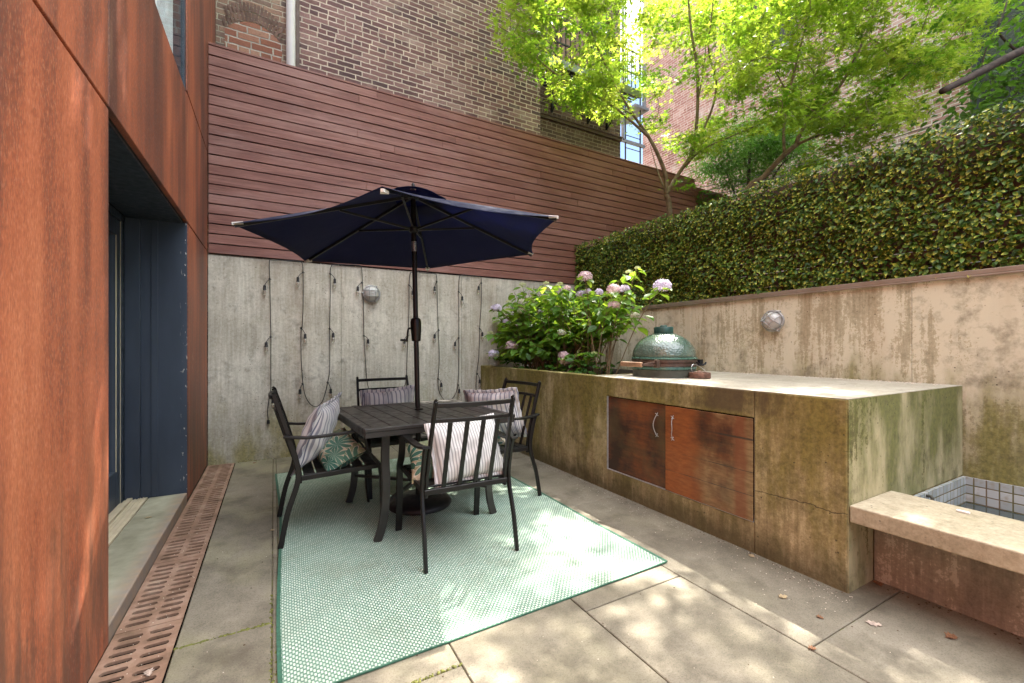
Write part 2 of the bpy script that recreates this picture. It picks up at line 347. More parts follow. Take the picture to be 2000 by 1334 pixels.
# --- cabinet doors
def rusty_door(name, sh):
    t = T(name); p = t.pos
    pa = t.noise(t.scale(p, (2.5, 3.2, 2.2)), 1.0, 5, .6); fi = t.noise(t.scale(p, (40, 14, 60)), 1.0, 4, .65)
    st = t.noise(t.scale(p, (3, 1.2, 16)), 1.0, 4)
    y = t.xyz(p)[1]
    f = t.m2('ADD', t.m2('ADD', t.m2('MULTIPLY', pa, .75), t.m2('MULTIPLY', fi, .2)), t.m2('ADD', t.m2('MULTIPLY', st, .25), sh))
    c = t.ramp(f, [(.42, (.055, .028, .018)), (.55, (.15, .055, .022)), (.64, (.22, .075, .022)), (.72, (.20, .11, .045)), (.84, (.30, .20, .10))])
    gm = t.m2('MULTIPLY', t.mr(t.noise(p, 3.1, 5), .46, .62), .6)
    c = t.mix(gm, c, (.135, .095, .042))
    zz = t.xyz(p)[2]; w_ = t.m2('MULTIPLY', t.m2('SUBTRACT', t.noise(p, 6, 5, .65), .5), .14); yw = t.m2('ADD', y, w_)
    if sh > 0:
        tan_ = t.m2('MULTIPLY', t.mr(yw, 1.90, 1.80), t.mr(pa, .36, .52)); c = t.mix(t.m2('MULTIPLY', tan_, .75), c, t.mix(t.mr(fi, .4, .6), (.21, .135, .06), (.33, .225, .11)))
        c = t.mix(t.m2('MULTIPLY', t.mr(yw, 1.84, 1.96), .75), c, t.mix(t.mr(fi, .35, .65), (.25, .070, .018), (.36, .11, .028)))
        c = t.mix(t.m2('MULTIPLY', t.mr(t.m2('ABSOLUTE', t.m2('SUBTRACT', t.m2('ADD', y, t.m2('MULTIPLY', w_, .55)), 1.578)), .052, .026), .6), c, (.20, .052, .020))
        for zc, wd in ((.655, .009), (.465, .0035), (.33, .003)):
            ln_ = t.mr(t.m2('ABSOLUTE', t.m2('SUBTRACT', t.m2('ADD', zz, t.m2('MULTIPLY', w_, .08)), zc)), wd, wd * .3); c = t.mix(t.m2('MULTIPLY', ln_, t.mr(t.noise(t.scale(p, (1, 4, 1)), 1.0, 3), .4, .55)), c, (.055, .04, .03))
    return t.done(t.bsdf(c, t.mr(pa, .3, .7, .35, .6), t.bump(fi, .15, .003), .2, .5))
M['door_l'] = rusty_door('rusty_door_steel', -.10)
M['door_r'] = rusty_door('orange_rusty_door_steel', .02)
# --- tiles and water
t = T('pool_tile'); p = t.pos; o = t.xyz(p); s_ = .1
n_ = t.xyz(t.n('NewGeometry', out=1))
hx = t.m2('GREATER_THAN', t.m2('ABSOLUTE', n_[0]), .5)
uu = t.m2('ADD', t.m2('MULTIPLY', o[1], hx), t.m2('MULTIPLY', o[0], t.m2('SUBTRACT', 1.0, hx)))
def cell(a, w):
    q = t.m2('DIVIDE', a, w); c_ = t.m2('FLOOR', q); f_ = t.m2('SUBTRACT', q, c_)
    return c_, t.m2('MULTIPLY', t.m2('MINIMUM', f_, t.m2('SUBTRACT', 1.0, f_)), w)
cu, du = cell(t.m2('ADD', uu, .03), .056); cv, dv = cell(t.m2('ADD', o[2], .032), .0555)
mk = t.mr(t.m2('MINIMUM', du, dv), .0025, .0045)
wn = t.n('TexWhiteNoise', {'Vector': t.comb(cu, cv)}, noise_dimensions='2D')
tc = t.mix(wn, (.30, .335, .33), (.44, .47, .46)); tc = t.mix(t.m2('MULTIPLY', t.mr(t.noise(p, 16, 5), .55, .7), .6), tc, (.28, .24, .16))
c = t.mix(mk, t.mix(t.mr(t.noise(p, 9, 3), .4, .6), (.12, .11, .04), (.16, .12, .07)), tc)
M['tile'] = t.done(t.bsdf(c, t.mr(mk, 0, 1, .9, .25), t.bump(mk, .5, .004)))
t = T('basin_water')
M['water'] = t.done(t.bsdf((.045, .058, .055), .03, t.bump(t.noise(t.pos, 14, 3), .06, .01), 0, .6))
# --- fabrics
t = T('striped_cushion_fabric'); o = t.xyz(t.uv())
u = t.m2('ADD', t.m2('MULTIPLY', o[0], 1.0), t.m2('MULTIPLY', t.m2('SUBTRACT', t.noise(t.uv(), 4, 2), .5), .006))
def stripes(fr, duty, ph=0.): return t.mr(t.m2('ABSOLUTE', t.m2('SUBTRACT', t.m2('FRACT', t.m2('ADD', t.m2('MULTIPLY', u, fr), ph)), .5)), duty * .5 + .03, duty * .5 - .03)
s1 = stripes(26, .30); s2 = stripes(92, .34, .2); band = stripes(5.0, .42, .25)
mk = t.m2('MAXIMUM', t.m2('MULTIPLY', s1, .75), t.m2('MULTIPLY', s2, t.m2('MULTIPLY', band, .95)))
c = t.mix(mk, (.66, .63, .61), (.13, .135, .19))
M['stripe'] = t.done(t.bsdf(c, .9, t.bump(t.noise(t.uv(), 160, 3), .25, .003), 0, .2, **{'Sheen Weight': .2}))
t = T('ticking_stripe_fabric'); o = t.xyz(t.uv())
u = t.m2('ADD', o[0], t.m2('MULTIPLY', t.m2('SUBTRACT', t.noise(t.uv(), 4, 2), .5), .006))
mk = t.m2('MULTIPLY', stripes(58, .40), .66)
c = t.mix(mk, (.66, .655, .63), (.21, .20, .20))
M['ticking'] = t.done(t.bsdf(c, .9, t.bump(t.noise(t.uv(), 160, 3), .25, .003), 0, .2))
t = T('floral_cushion_fabric'); uv = t.scale(t.uv(), (1, 1, 1))
wv = t.n('VectorMath', {0: uv, 1: t.scale(t.noise(uv, 3, 2, .5, 0, 1), (.08, .08, 0))}, operation='ADD')
def floral(scale, petals, gr, off):
    q = t.n('VectorMath', {0: wv, 1: off}, operation='ADD')
    nd = t.t.nodes.new('ShaderNodeTexVoronoi'); nd.voronoi_dimensions = '2D'; nd.inputs['Scale'].default_value = scale
    t.t.links.new(q, nd.inputs['Vector'])
    loc = t.n('VectorMath', {0: q, 1: nd.outputs['Position']}, operation='SUBTRACT'); l = t.xyz(loc)
    ang = t.m2('ARCTAN2', l[1], l[0]); rr = t.m2('MULTIPLY', nd.outputs['Distance'], 1.0)
    wid = t.m2('ABSOLUTE', t.m2('COSINE', t.m2('MULTIPLY', ang, petals / 2)))
    return t.m2('SUBTRACT', t.m2('ADD', .18, t.m2('MULTIPLY', wid, .42)), rr), nd.outputs['Color'], wid
f1, k1, w1 = floral(5.5, 11, 1, (0, 0, 0)); f2, k2, w2 = floral(8.0, 7, 1, (.37, .71, 0))
base = t.mix(t.mr(t.noise(uv, 5, 3), .42, .58), (.52, .45, .31), (.33, .24, .155))
g2 = t.mix(t.xyz(k2)[0], (.20, .26, .15), (.33, .30, .17))
c = t.mix(t.mr(f2, .0, .02), base, (.60, .55, .45)); c = t.mix(t.mr(f2, .03, .05), c, g2)
gg = t.mix(t.xyz(k1)[0], (.035, .115, .085), (.10, .20, .14))
c = t.mix(t.mr(f1, -.02, .0), c, (.66, .63, .54)); c = t.mix(t.mr(f1, .025, .045), c, gg)
c = t.mix(t.m2('MULTIPLY', t.mr(w1, .16, .06), t.mr(f1, 0, .02)), c, (.62, .60, .50))
M['floral'] = t.done(t.bsdf(c, .9, t.bump(t.noise(uv, 150, 3), .25, .003), 0, .2))
t = T('navy_canopy'); cv_ = t.noise(t.obj, 3, 4)
c = t.mix(t.mr(cv_, .35, .65), (.017, .021, .050), (.025, .030, .070))
bs = t.bsdf(c, .8, t.bump(t.noise(t.obj, 5, 3), .4, .03), 0, .3)
tl = t.n('BsdfTranslucent', {0: (.035, .045, .14, 1)})
M['canopy'] = t.done(t.n('MixShader', {0: .4, 1: bs, 2: tl}))
# --- plants
def leaf_mat(name, cols, trans, tip=None, ro=.45, tw=.45, spec=.4):
    t = T(name); a = t.attr('shade', 2)
    c = t.ramp(a, [(i / (len(cols) - 1), c) for i, c in enumerate(cols)])
    tc = t.ramp(a, [(i / (len(trans) - 1), c) for i, c in enumerate(trans)])
    if tip:
        k = t.attr('tip', 2); c = t.mix(k, c, tip); tc = t.mix(k, tc, tuple(x * .9 for x in tip))
    b = t.bsdf(c, ro, None, 0, spec); l = t.n('BsdfTranslucent', {0: tc})
    return t.done(t.n('MixShader', {0: tw, 1: b, 2: l}))
M['maple'] = leaf_mat('maple_leaf', [(.055, .13, .012), (.085, .17, .014), (.12, .20, .016)], [(.22, .42, .025), (.40, .56, .045), (.60, .68, .085)], tw=.55)
M['dark_leaf'] = leaf_mat('dark_tree_leaf', [(.025, .075, .012), (.045, .11, .018), (.07, .14, .02)], [(.10, .26, .02), (.16, .34, .03), (.24, .42, .04)], tw=.4)
M['fern_leaf'] = leaf_mat('feathery_leaf', [(.04, .11, .02), (.06, .15, .03), (.09, .18, .035)], [(.14, .34, .04), (.2, .42, .06), (.28, .48, .08)], tw=.45)
M['hedge'] = leaf_mat('hedge_leaf', [(.014, .045, .006), (.042, .100, .012), (.105, .175, .020)], [(.04, .11, .01), (.07, .16, .015), (.12, .21, .02)], (.70, .66, .09), .45, .25, .28)
M['hyd_leaf'] = leaf_mat('hydrangea_leaf', [(.055, .14, .024), (.085, .19, .03), (.12, .235, .04)], [(.22, .40, .03), (.34, .54, .04), (.46, .62, .055)], ro=.42, tw=.42)
M['bark'] = flat('grey_brown_bark', (.17, .135, .08), .85, 0, .4, 18, .3, .4)
M['bark_dark'] = flat('dark_bark', (.06, .045, .038), .85, 0, .5, 14, .3, .4)
M['stem'] = flat('hydrangea_stem', (.16, .115, .055), .8, 0, .3, 30)
def petal(name, a, b):
    t = T(name); k = t.attr('shade', 2)
    c = t.mix(k, a, b); bs = t.bsdf(c, .7); tl = t.n('BsdfTranslucent', {0: c})
    return t.done(t.n('MixShader', {0: .3, 1: bs, 2: tl}))
M['pet_pink'] = petal('pink_petals', (.66, .42, .50), (.84, .70, .70))
M['pet_purple'] = petal('lilac_petals', (.54, .46, .64), (.78, .71, .82))
M['pet_white'] = petal('cream_petals', (.58, .60, .42), (.80, .74, .66))
M['pet_bud'] = petal('green_bud_petals', (.42, .50, .18), (.66, .68, .38))
M['soil'] = flat('dark_planter_soil', (.03, .022, .014), .95, 0, .5, 40, .2, .6)
M['litter'] = flat('pale_litter', (.55, .48, .38), .8)
M['dry_leaf'] = flat('dry_brown_leaf', (.17, .075, .03), .7, 0, .4, 60)
M['tan_leaf'] = flat('tan_leaf', (.31, .235, .13), .7, 0, .4, 60)
M['pale_leaf'] = flat('pale_leaf', (.36, .28, .225), .7, 0, .4, 60)
M['trim_paint'] = flat('faded_red_shutter', (.20, .11, .10), .8)
M['roof_dark'] = flat('neighbour_dark_window', (.05, .055, .065), .25)
M['stone_trim'] = flat('grey_stone_trim', (.42, .40, .40), .8, 0, .25, 6)
t = T('distant_ground'); M['earth'] = t.done(t.bsdf(t.ramp(t.noise(t.pos, 3, 6), [(.35, (.05, .042, .03)), (.6, (.09, .085, .045))]), .95))

# ------------------------------------------------------------------ mesh helpers
class MB:
    def __init__(s): s.v = []; s.f = []; s.uv = None; s.shade = []; s.cur = .5; s.mi = []; s.mat = 0
    def _f(s, fc): s.f.append(fc); s.shade.append(s.cur); s.mi.append(s.mat)
    def quad(s, a, b, c, d):
        i = len(s.v); s.v += [tuple(a), tuple(b), tuple(c), tuple(d)]; s._f((i, i + 1, i + 2, i + 3)); return s
    def poly(s, pts):
        i = len(s.v); s.v += [tuple(p) for p in pts]; s._f(tuple(range(i, i + len(pts)))); return s
    def box(s, x0, x1, y0, y1, z0, z1):
        i = len(s.v)
        s.v += [(x0, y0, z0), (x1, y0, z0), (x1, y1, z0), (x0, y1, z0), (x0, y0, z1), (x1, y0, z1), (x1, y1, z1), (x0, y1, z1)]
        for q in ((0, 3, 2, 1), (4, 5, 6, 7), (0, 1, 5, 4), (1, 2, 6, 5), (2, 3, 7, 6), (3, 0, 4, 7)): s._f(tuple(i + k for k in q))
        return s
    def sweep(s, pts, prof, side=None, closed_caps=True):
        """sweep a 2D profile [(a,b)] along pts; a along `side`, b along the other normal. prof may be a list per point"""
        pts = [Vector(p) for p in pts]; n = len(pts); base = len(s.v); per = isinstance(prof[0], list); k = len(prof[0]) if per else len(prof)
        prev = None
        for i, p in enumerate(pts):
            d = (pts[min(i + 1, n - 1)] - pts[max(i - 1, 0)]).normalized()
            if side is not None: a = Vector(side) - d * d.dot(Vector(side))
            elif prev is not None: a = prev - d * d.dot(prev)
            else:
                r = Vector((0, 0, 1)) if abs(d.z) < .9 else Vector((1, 0, 0)); a = r.cross(d)
            if a.length < 1e-6: a = d.orthogonal()
            a.normalize(); prev = a; b = d.cross(a)
            for (u, v_) in (prof[i] if per else prof): s.v.append(tuple(p + a * u + b * v_))
        for i in range(n - 1):
            for j in range(k):
                j2 = (j + 1) % k
                s._f((base + i * k + j, base + i * k + j2, base + (i + 1) * k + j2, base + (i + 1) * k + j))
        if closed_caps:
            s._f(tuple(base + j for j in reversed(range(k)))); s._f(tuple(base + (n - 1) * k + j for j in range(k)))
        return s
    def bar(s, pts, w_, h_, side=None):
        return s.sweep(pts, [(-w_ / 2, -h_ / 2), (w_ / 2, -h_ / 2), (w_ / 2, h_ / 2), (-w_ / 2, h_ / 2)], side)
    def tube(s, pts, r, n=8):
        ang = [2 * math.pi * j / n for j in range(n)]
        if isinstance(r, (int, float)): return s.sweep(pts, [(r * math.cos(a), r * math.sin(a)) for a in ang])
        return s.sweep(pts, [[(q * math.cos(a), q * math.sin(a)) for a in ang] for q in r])
    def lathe(s, prof, c=(0, 0, 0), n=24, ax=None):
        base = len(s.v); Mx = ax.to_3x3() if ax is not None else Matrix.Identity(3); c = Vector(c)
        for (r, z) in prof:
            for j in range(n):
                a = 2 * math.pi * j / n; s.v.append(tuple(c + Mx @ Vector((r * math.cos(a), r * math.sin(a), z))))
        for i in range(len(prof) - 1):
            for j in range(n):
                j2 = (j + 1) % n; s._f((base + i * n + j, base + i * n + j2, base + (i + 1) * n + j2, base + (i + 1) * n + j))
        if prof[0][0] > 1e-5: s._f(tuple(base + j for j in reversed(range(n))))
        if prof[-1][0] > 1e-5: s._f(tuple(base + (len(prof) - 1) * n + j for j in range(n)))
        return s

def wloc(o):
    v = Vector((0, 0, 0))
    while o is not None: v = v + o.location; o = o.parent
    return v
def build(name, mb, mat, parent=None, loc=None, smooth=None, bevel=0., local=False, segs=2):
    """one mesh object. world-space verts unless local. loc = origin of a parentless one."""
    org = Vector((0, 0, 0))
    if not local: org = wloc(parent) if parent is not None else Vector(loc or (0, 0, 0))
    me = bpy.data.meshes.new(name)
    me.from_pydata([tuple(Vector(v) - org) for v in mb.v], [], mb.f)
    for m_ in (mat if isinstance(mat, list) else [mat]): me.materials.append(m_)
    if isinstance(mat, list): me.polygons.foreach_set('material_index', mb.mi)
    at = me.attributes.new('shade', 'FLOAT', 'FACE'); at.data.foreach_set('value', mb.shade)
    if mb.uv is not None:
        ul = me.uv_layers.new(name='UVMap')
        for l in me.loops: ul.data[l.index].uv = mb.uv[l.vertex_index]
    bm = bmesh.new(); bm.from_mesh(me); bmesh.ops.recalc_face_normals(bm, faces=bm.faces[:]); bm.to_mesh(me); bm.free()
    if smooth:
        me.polygons.foreach_set('use_smooth', [True] * len(me.polygons))
        if smooth is not True: me.set_sharp_from_angle(angle=R(smooth))
    o = bpy.data.objects.new(name, me); COL.objects.link(o)
    if parent is not None: o.parent = parent
    elif not local: o.location = org
    if bevel:
        b = o.modifiers.new('bevel', 'BEVEL'); b.width = bevel; b.segments = segs; b.limit_method = 'ANGLE'; b.angle_limit = R(40)
    return o
def tag(o, label, cat, group=None, kind=None):
    o['label'] = label; o['category'] = cat
    if group: o['group'] = group
    if kind: o['kind'] = kind
    return o
def thing(name, label, cat, loc=(0, 0, 0), rz=0., group=None):
    o = bpy.data.objects.new(name, None); COL.objects.link(o); o.location = loc; o.rotation_euler = (0, 0, rz); o.empty_display_size = .1
    return tag(o, label, cat, group)
def struct(o): o['kind'] = 'structure'; return o
def copy_tree(o, parent=None):
    c = o.copy(); COL.objects.link(c); c.parent = parent
    for ch in [k for k in bpy.data.objects if k.parent == o]: copy_tree(ch, c)
    return c

def scatter(name, tv, tf, pos, X, Y, Z, sc, shade, mat, parent=None, loc=None, tip=None, label=None):
    """many leaves in one mesh: template tv (n,3), faces tf; frames X,Y,Z (N,3)"""
    tv = np.asarray(tv, float); N = len(pos); n = len(tv)
    sc = np.broadcast_to(np.asarray(sc, float), (N,))[:, None, None]
    V = pos[:, None, :] + sc * (tv[None, :, 0:1] * X[:, None, :] + tv[None, :, 1:2] * Y[:, None, :] + tv[None, :, 2:3] * Z[:, None, :])
    org = wloc(parent) if parent is not None else Vector(loc or (0, 0, 0))
    V = (V - np.array(org)).reshape(-1, 3)
    lens = [len(f) for f in tf]; fl = np.concatenate([np.array(f) for f in tf])
    loops = (fl[None, :] + (np.arange(N) * n)[:, None]).ravel()
    tot = np.tile(lens, N); st = np.concatenate([[0], np.cumsum(tot)[:-1]])
    me = bpy.data.meshes.new(name); me.vertices.add(len(V)); me.vertices.foreach_set('co', V.ravel().astype(np.float32))
    me.loops.add(len(loops)); me.loops.foreach_set('vertex_index', loops.astype(np.int32))
    me.polygons.add(len(tot)); me.polygons.foreach_set('loop_start', st.astype(np.int32))
    me.update(calc_edges=True); me.validate()
    a = me.attributes.new('shade', 'FLOAT', 'POINT'); a.data.foreach_set('value', np.repeat(shade, n).astype(np.float32))
    if tip is not None:
        a = me.attributes.new('tip', 'FLOAT', 'POINT'); a.data.foreach_set('value', tip.ravel().astype(np.float32))
    me.materials.append(mat)
    o = bpy.data.objects.new(name, me); COL.objects.link(o)
    if parent is not None: o.parent = parent
    else: o.location = org
    return o
def unit(a): return a / np.maximum(np.linalg.norm(a, axis=-1, keepdims=True), 1e-9)
def frames(tipdir, nrm):
    Y = unit(tipdir); X = unit(np.cross(Y, nrm)); Z = np.cross(X, Y); return X, Y, Z
def spline(pts, k=6):
    pts = [Vector(p) for p in pts]; out = []
    if len(pts) < 3: return [pts[0].lerp(pts[-1], i / k) for i in range(k + 1)]
    for i in range(len(pts) - 1):
        p0 = pts[max(i - 1, 0)]; p1 = pts[i]; p2 = pts[i + 1]; p3 = pts[min(i + 2, len(pts) - 1)]
        for j in range(k):
            t_ = j / k
            out.append(.5 * ((2 * p1) + (p2 - p0) * t_ + (2 * p0 - 5 * p1 + 4 * p2 - p3) * t_ ** 2 + (3 * p1 - p0 - 3 * p2 + p3) * t_ ** 3))
    out.append(pts[-1]); return out
# ================================================================== SETTING
GX0, GX1 = -.345, 2.44
# neighbour ground + base under the paving
g = MB(); g.quad((-60, -60, -.09), (60, -60, -.09), (60, 60, -.09), (-60, 60, -.09))
struct(build('ground', g, M['earth']))
g = MB(); g.box(-.345, 2.75, -3.2, 5.30, -.08, -.007)
struct(build('paving_bed', g, M['joint']))
# flagstones (real slabs, one paving sheet)
pv = MB(); gp = .0026
def slab(x0, x1, y0, y1, dz=0.):
    pv.cur = rnd.random(); pv.box(x0 + gp, x1 - gp, y0 + gp, y1 - gp, -.012, dz)
def column(x0, x1, ys):
    for a, b in zip(ys[:-1], ys[1:]): slab(x0, x1, a, b, rnd.uniform(-.0015, .001))
column(-.345, -.006, [-3.2, -1.1, .75, 2.138, 3.6, 5.26])
column(-.006, .022, [-3.2, -.4, 1.3, 2.8, 4.1, 5.26])
column(.022, .62, [-3.2, -1.2, .3, 1.51, 2.75, 4.05, 5.26])
column(.62, 1.234, [-3.2, -.9, .55, 1.9, 3.2, 4.4, 5.26])
column(1.234, 1.857, [-3.2, -1.5, .1, 1.54, 2.9, 4.3, 5.26])
column(1.857, 2.72, [-3.2, -.75, .92, 2.6, 4.0, 5.26])
pav = struct(build('patio_paving', pv, M['stone'], bevel=.003, segs=1))
# moss in the open joints: low tufts
ms = MB()
def moss_line(x0, x1, y0, y1, n):
    for _ in range(n):
        k = rnd.random(); x = x0 + (x1 - x0) * k + rnd.gauss(0, .004); y = y0 + (y1 - y0) * k + rnd.gauss(0, .004)
        r = rnd.uniform(.003, .008); ms.lathe([(r, -.006), (r * .8, r * .35), (r * .3, r * .6)], (x, y, -.002), 5)
moss_line(-.34, -.01, 2.138, 2.138, 130); moss_line(.0, .022, 1.2, 2.6, 60); moss_line(.2, .62, 1.512, 1.512, 90)
moss_line(-.008, -.008, 1.4, 2.4, 60); moss_line(.025, .025, 1.3, 2.6, 50); moss_line(-.5, 2.4, 5.25, 5.25, 120)
M['moss'] = flat('joint_moss', (.115, .12, .025), .95, 0, .5, 50)
o = build('joint_moss', ms, M['moss'], smooth=True); o['kind'] = 'stuff'; o['label'] = 'green moss tufts in the paving joints'; o['category'] = 'moss'

# ------------------------------------------------------------------ drain grates
gv = MB(); gv.box(-.60, -.345, -3.2, 5.255, -.088, -.085); gv.box(-.3485, -.3455, -3.2, 5.255, -.084, -.003); struct(build('drain_channel', gv, M['shade_black']))
GL = [('rusty drain grate at the back wall, farthest of the row', 4.40, 5.25), ('long rusty drain grate beside the door jamb', 3.36, 4.40),
      ('shortest drain grate, halfway along the doorstep', 3.02, 3.36), ('rusty drain grate along the near part of the doorstep', 2.36, 3.02),
      ('rusty drain grate with a pale leaf on it, at the near steel wall', 1.62, 2.36)]
for lab, y0, y1 in GL + [('rusty drain grate below the camera', .9, 1.62)]:
    if y0 < 1.2: continue
    b = MB(); n = max(4, round((y1 - y0 - .05) / .052)); pit = (y1 - y0 - .05) / n
    xs = [(-.578, -.463, -.556, -.474), (-.463, -.349, -.452, -.371)]
    b.box(-.578, -.349, y0 + .002, y0 + .025, -.013, .001); b.box(-.578, -.349, y1 - .025, y1 - .002, -.013, .001)
    for k in range(n):
        ya = y0 + .025 + k * pit; yb = ya + pit; yc = (ya + yb) / 2
        for (xa, xb, sa, sb) in xs:
            hw = .0125; inn = []
            for j in range(9): a = -math.pi / 2 + math.pi * j / 8; inn.append((sb - hw + hw * math.cos(a), yc + hw * math.sin(a)))
            for j in range(9): a = math.pi / 2 + math.pi * j / 8; inn.append((sa + hw + hw * math.cos(a), yc + hw * math.sin(a)))
            out = []
            for j, (x, y) in enumerate(inn):
                if j < 9: q = (xb, ya + (yb - ya) * j / 8)
                else: q = (xa, yb - (yb - ya) * (j - 9) / 8)
                out.append(q)
            i0 = len(b.v); m = 18
            b.v += [(x, y, .001) for x, y in out] + [(x, y, .001) for x, y in inn] + [(x, y, -.009) for x, y in inn]
            for j in range(m):
                j2 = (j + 1) % m
                b._f((i0 + j, i0 + j2, i0 + m + j2, i0 + m + j)); b._f((i0 + m + j, i0 + m + j2, i0 + 2 * m + j2, i0 + 2 * m + j))
    o = build('drain_grate', b, M['grate'], loc=(-.46, (y0 + y1) / 2, 0))
    tag(o, lab, 'drain grate', 'drain grates along the steel wall')

# ------------------------------------------------------------------ corten house
FX = -.58
house = thing('steel_clad_house', 'house wall clad in rust-orange weathering steel panels with a deep blue door recess', 'building', (FX, 2.3, 0))
def panel(y0, y1, z0, z1, m='corten', dx=0., bend=0.):
    b = MB(); b.box(FX - .03 + dx, FX + dx, y0, y1, z0, z1); return build('cladding_panel', b, M[m], house, bevel=.004)
panel(-2.2, 2.300, .0, 2.152)
panel(-2.2, 2.297, 2.164, 5.6, dx=.001)
panel(2.303, 4.073, 2.164, 3.122, 'corten_dark', .0015)
panel(4.13, 5.245, .012, 2.145, 'corten_dark')
panel(4.081, 5.245, 2.158, 3.140, 'corten_dark', .001)
panel(4.081, 5.93, 3.152, 6.6, 'corten_dark', .002)
panel(2.303, 4.073, 4.9, 6.6, 'corten_dark', .001)
b = MB(); b.box(-3.2, FX - .034, -2.2, 2.30, -.05, 6.9); b.box(-3.2, FX - .034, 4.125, 5.2, -.05, 6.9); b.box(-3.2, FX - .034, 2.30, 4.125, 2.16, 3.08); b.box(-3.2, FX - .034, 2.30, 4.125, 4.95, 6.9)
b.box(-3.2, -3.1, 2.30, 4.125, -.05, 2.16); b.box(-3.2, -2.9, 2.3, 4.125, 3.08, 4.95); b.box(-3.1, -1.06, 2.30, 4.125, -.05, .02)
b.box(-3.2, -.62, 5.2, 5.9, 2.6, 6.9)
build('wall', b, M['interior'], house)
b = MB(); b.box(-.945, FX - .004, 4.121, 4.1245, .02, 2.15); b.box(-.80, -.76, 4.113, 4.121, .075, 2.14); b.box(-.945, -.86, 4.085, 4.121, .075, 2.13)
build('door_jamb', b, M['slate'], house, bevel=.002)
b = MB(); b.box(-.945, FX - .033, 2.3005, 4.12, 2.146, 2.159); b.box(-.945, FX - .03, 2.3005, 2.304, .02, 2.145)
build('door_lintel', b, M['slate_dark'], house)
b = MB(); b.box(-.99, -.947, 2.3, 4.12, .02, 2.15)
b = MB(); b.box(-1.03, -.947, 4.035, 4.118, .075, 2.14); b.box(-1.03, -.947, 2.306, 2.37, .075, 2.14); b.box(-1.03, -.947, 2.37, 4.035, 2.09, 2.14)
build('door_frame', b, M['slate_dark'], house, bevel=.003)
for (ya, yb) in ((3.21, 4.03), (2.375, 3.205)):
    b = MB(); b.box(-1.0, -.955, yb - .10, yb, .085, 2.085); b.box(-1.0, -.955, ya, ya + .10, .085, 2.085); b.box(-1.0, -.955, ya + .1, yb - .1, .085, .33); b.box(-1.0, -.955, ya + .1, yb - .1, 1.97, 2.085)
    d = build('patio_door', b, M['slate'], house, bevel=.003)
    b = MB(); b.box(-.982, -.976, ya + .098, yb - .098, .328, 1.972); build('pane', b, M['pane'], d)
    b = MB(); b.box(-.9545, -.9515, yb - .006, yb, .085, 2.085); b.box(-.9545, -.950, yb - .108, yb - .1, .33, 1.97); build('weatherstrip', b, M['cream'], d)
b = MB(); b.box(-1.03, -.93, 2.306, 4.083, .02, .082); b.box(-.93, -.90, 2.306, 4.1, .02, .094); b.box(-.90, -.815, 2.306, 4.1, .02, .079)
for x in (-.885, -.865, -.84): b.box(x - .004, x + .004, 2.306, 4.1, .079, .0835)
build('threshold', b, M['cream'], house, bevel=.002)
b = MB(); b.box(-.815, -.583, 2.306, 4.119, -.01, .07); build('doorstep', b, M['step'], house, bevel=.006)
# upstairs window
b = MB(); b.box(-.70, -.60, 2.305, 2.36, 3.125, 4.9); b.box(-.75, FX - .006, 4.03, 4.078, 3.126, 4.9); b.box(-.70, -.60, 2.36, 4.029, 3.085, 3.135); b.box(-.70, -.60, 2.36, 4.029, 4.84, 4.9); b.box(-.665, -.61, 3.17, 3.23, 3.135, 4.84)
win = build('upper_window', b, M['slate_dark'], house)
b = MB(); b.box(-.602, -.598, 2.36, 3.17, 3.137, 4.838); b.box(-.602, -.598, 3.23, 4.029, 3.137, 4.838); build('pane', b, M['pane_clear'], win)
b = MB(); pts = []
for i in range(138):
    y = 2.345 + i * .0122; pts.append((-.665 + .022 * math.sin(i * .9) + .01 * math.sin(i * .31), y))
for (a, c_) in zip(pts[:-1], pts[1:]): b.quad((a[0], a[1], 3.14), (c_[0], c_[1], 3.14), (c_[0], c_[1], 4.84), (a[0], a[1], 4.84))
build('curtain', b, M['curtain'], win, smooth=True)

# ------------------------------------------------------------------ back wall, fence
WY = 5.26; WT = 2.12
b = MB()
b.box(-.578, .675, WY, WY + .25, -.05, WT); b.box(.677, 2.155, WY + .0005, WY + .25, -.05, WT + .004); b.box(2.157, 3.05, WY, WY + .25, -.05, WT + .008); b.box(3.052, 4.15, WY + .0005, WY + .25, -.05, WT + .012)
o = build('concrete_wall', b, M['conc_back'], loc=(1.7, WY, 0), bevel=.003, segs=1)
tag(o, 'pale grey board-marked concrete wall behind the dining table, under the plank fence', 'wall')
fence = thing('plank_fence', 'long fence of horizontal mauve-brown planks on top of the grey concrete wall', 'fence', (3, WY, WT))
b = MB(); z = WT + .014; k = 0; bh = .0995
while z < 4.2:
    x = -.572 - rnd.uniform(0, 1.2)
    while x < 6.72:
        L = rnd.uniform(1.8, 3.8); x0 = max(x, -.572); x1 = min(x + L, 6.72)
        if x1 - x0 > .02:
            b.cur = rnd.random(); dy = rnd.uniform(-.002, .002); dz = rnd.uniform(-.0015, .0015)
            b.box(x0 + .0008, x1 - .0008, WY - .018 + dy, WY + .004 + dy, z + .0056 + dz, z + bh - .0056 + dz)
        x += L
    z += bh; k += 1
build('plank', b, M['fence'], fence, bevel=.002, segs=1)
ztop = z
b = MB()
for i in range(4):
    b.cur = rnd.random(); x0 = -.572 + i * 1.823; b.box(x0, x0 + 1.82, WY - .024, WY + .05, ztop, ztop + .022)
build('cap_board', b, M['fence'], fence, bevel=.003, segs=1)
b = MB(); b.box(-.57, 6.71, WY + .008, WY + .03, WT + .014, ztop - .002); build('gap_shade_sheet', b, M['fence_gap_shade'], fence)  # added dark sheet behind the planks, so the gaps read as shade
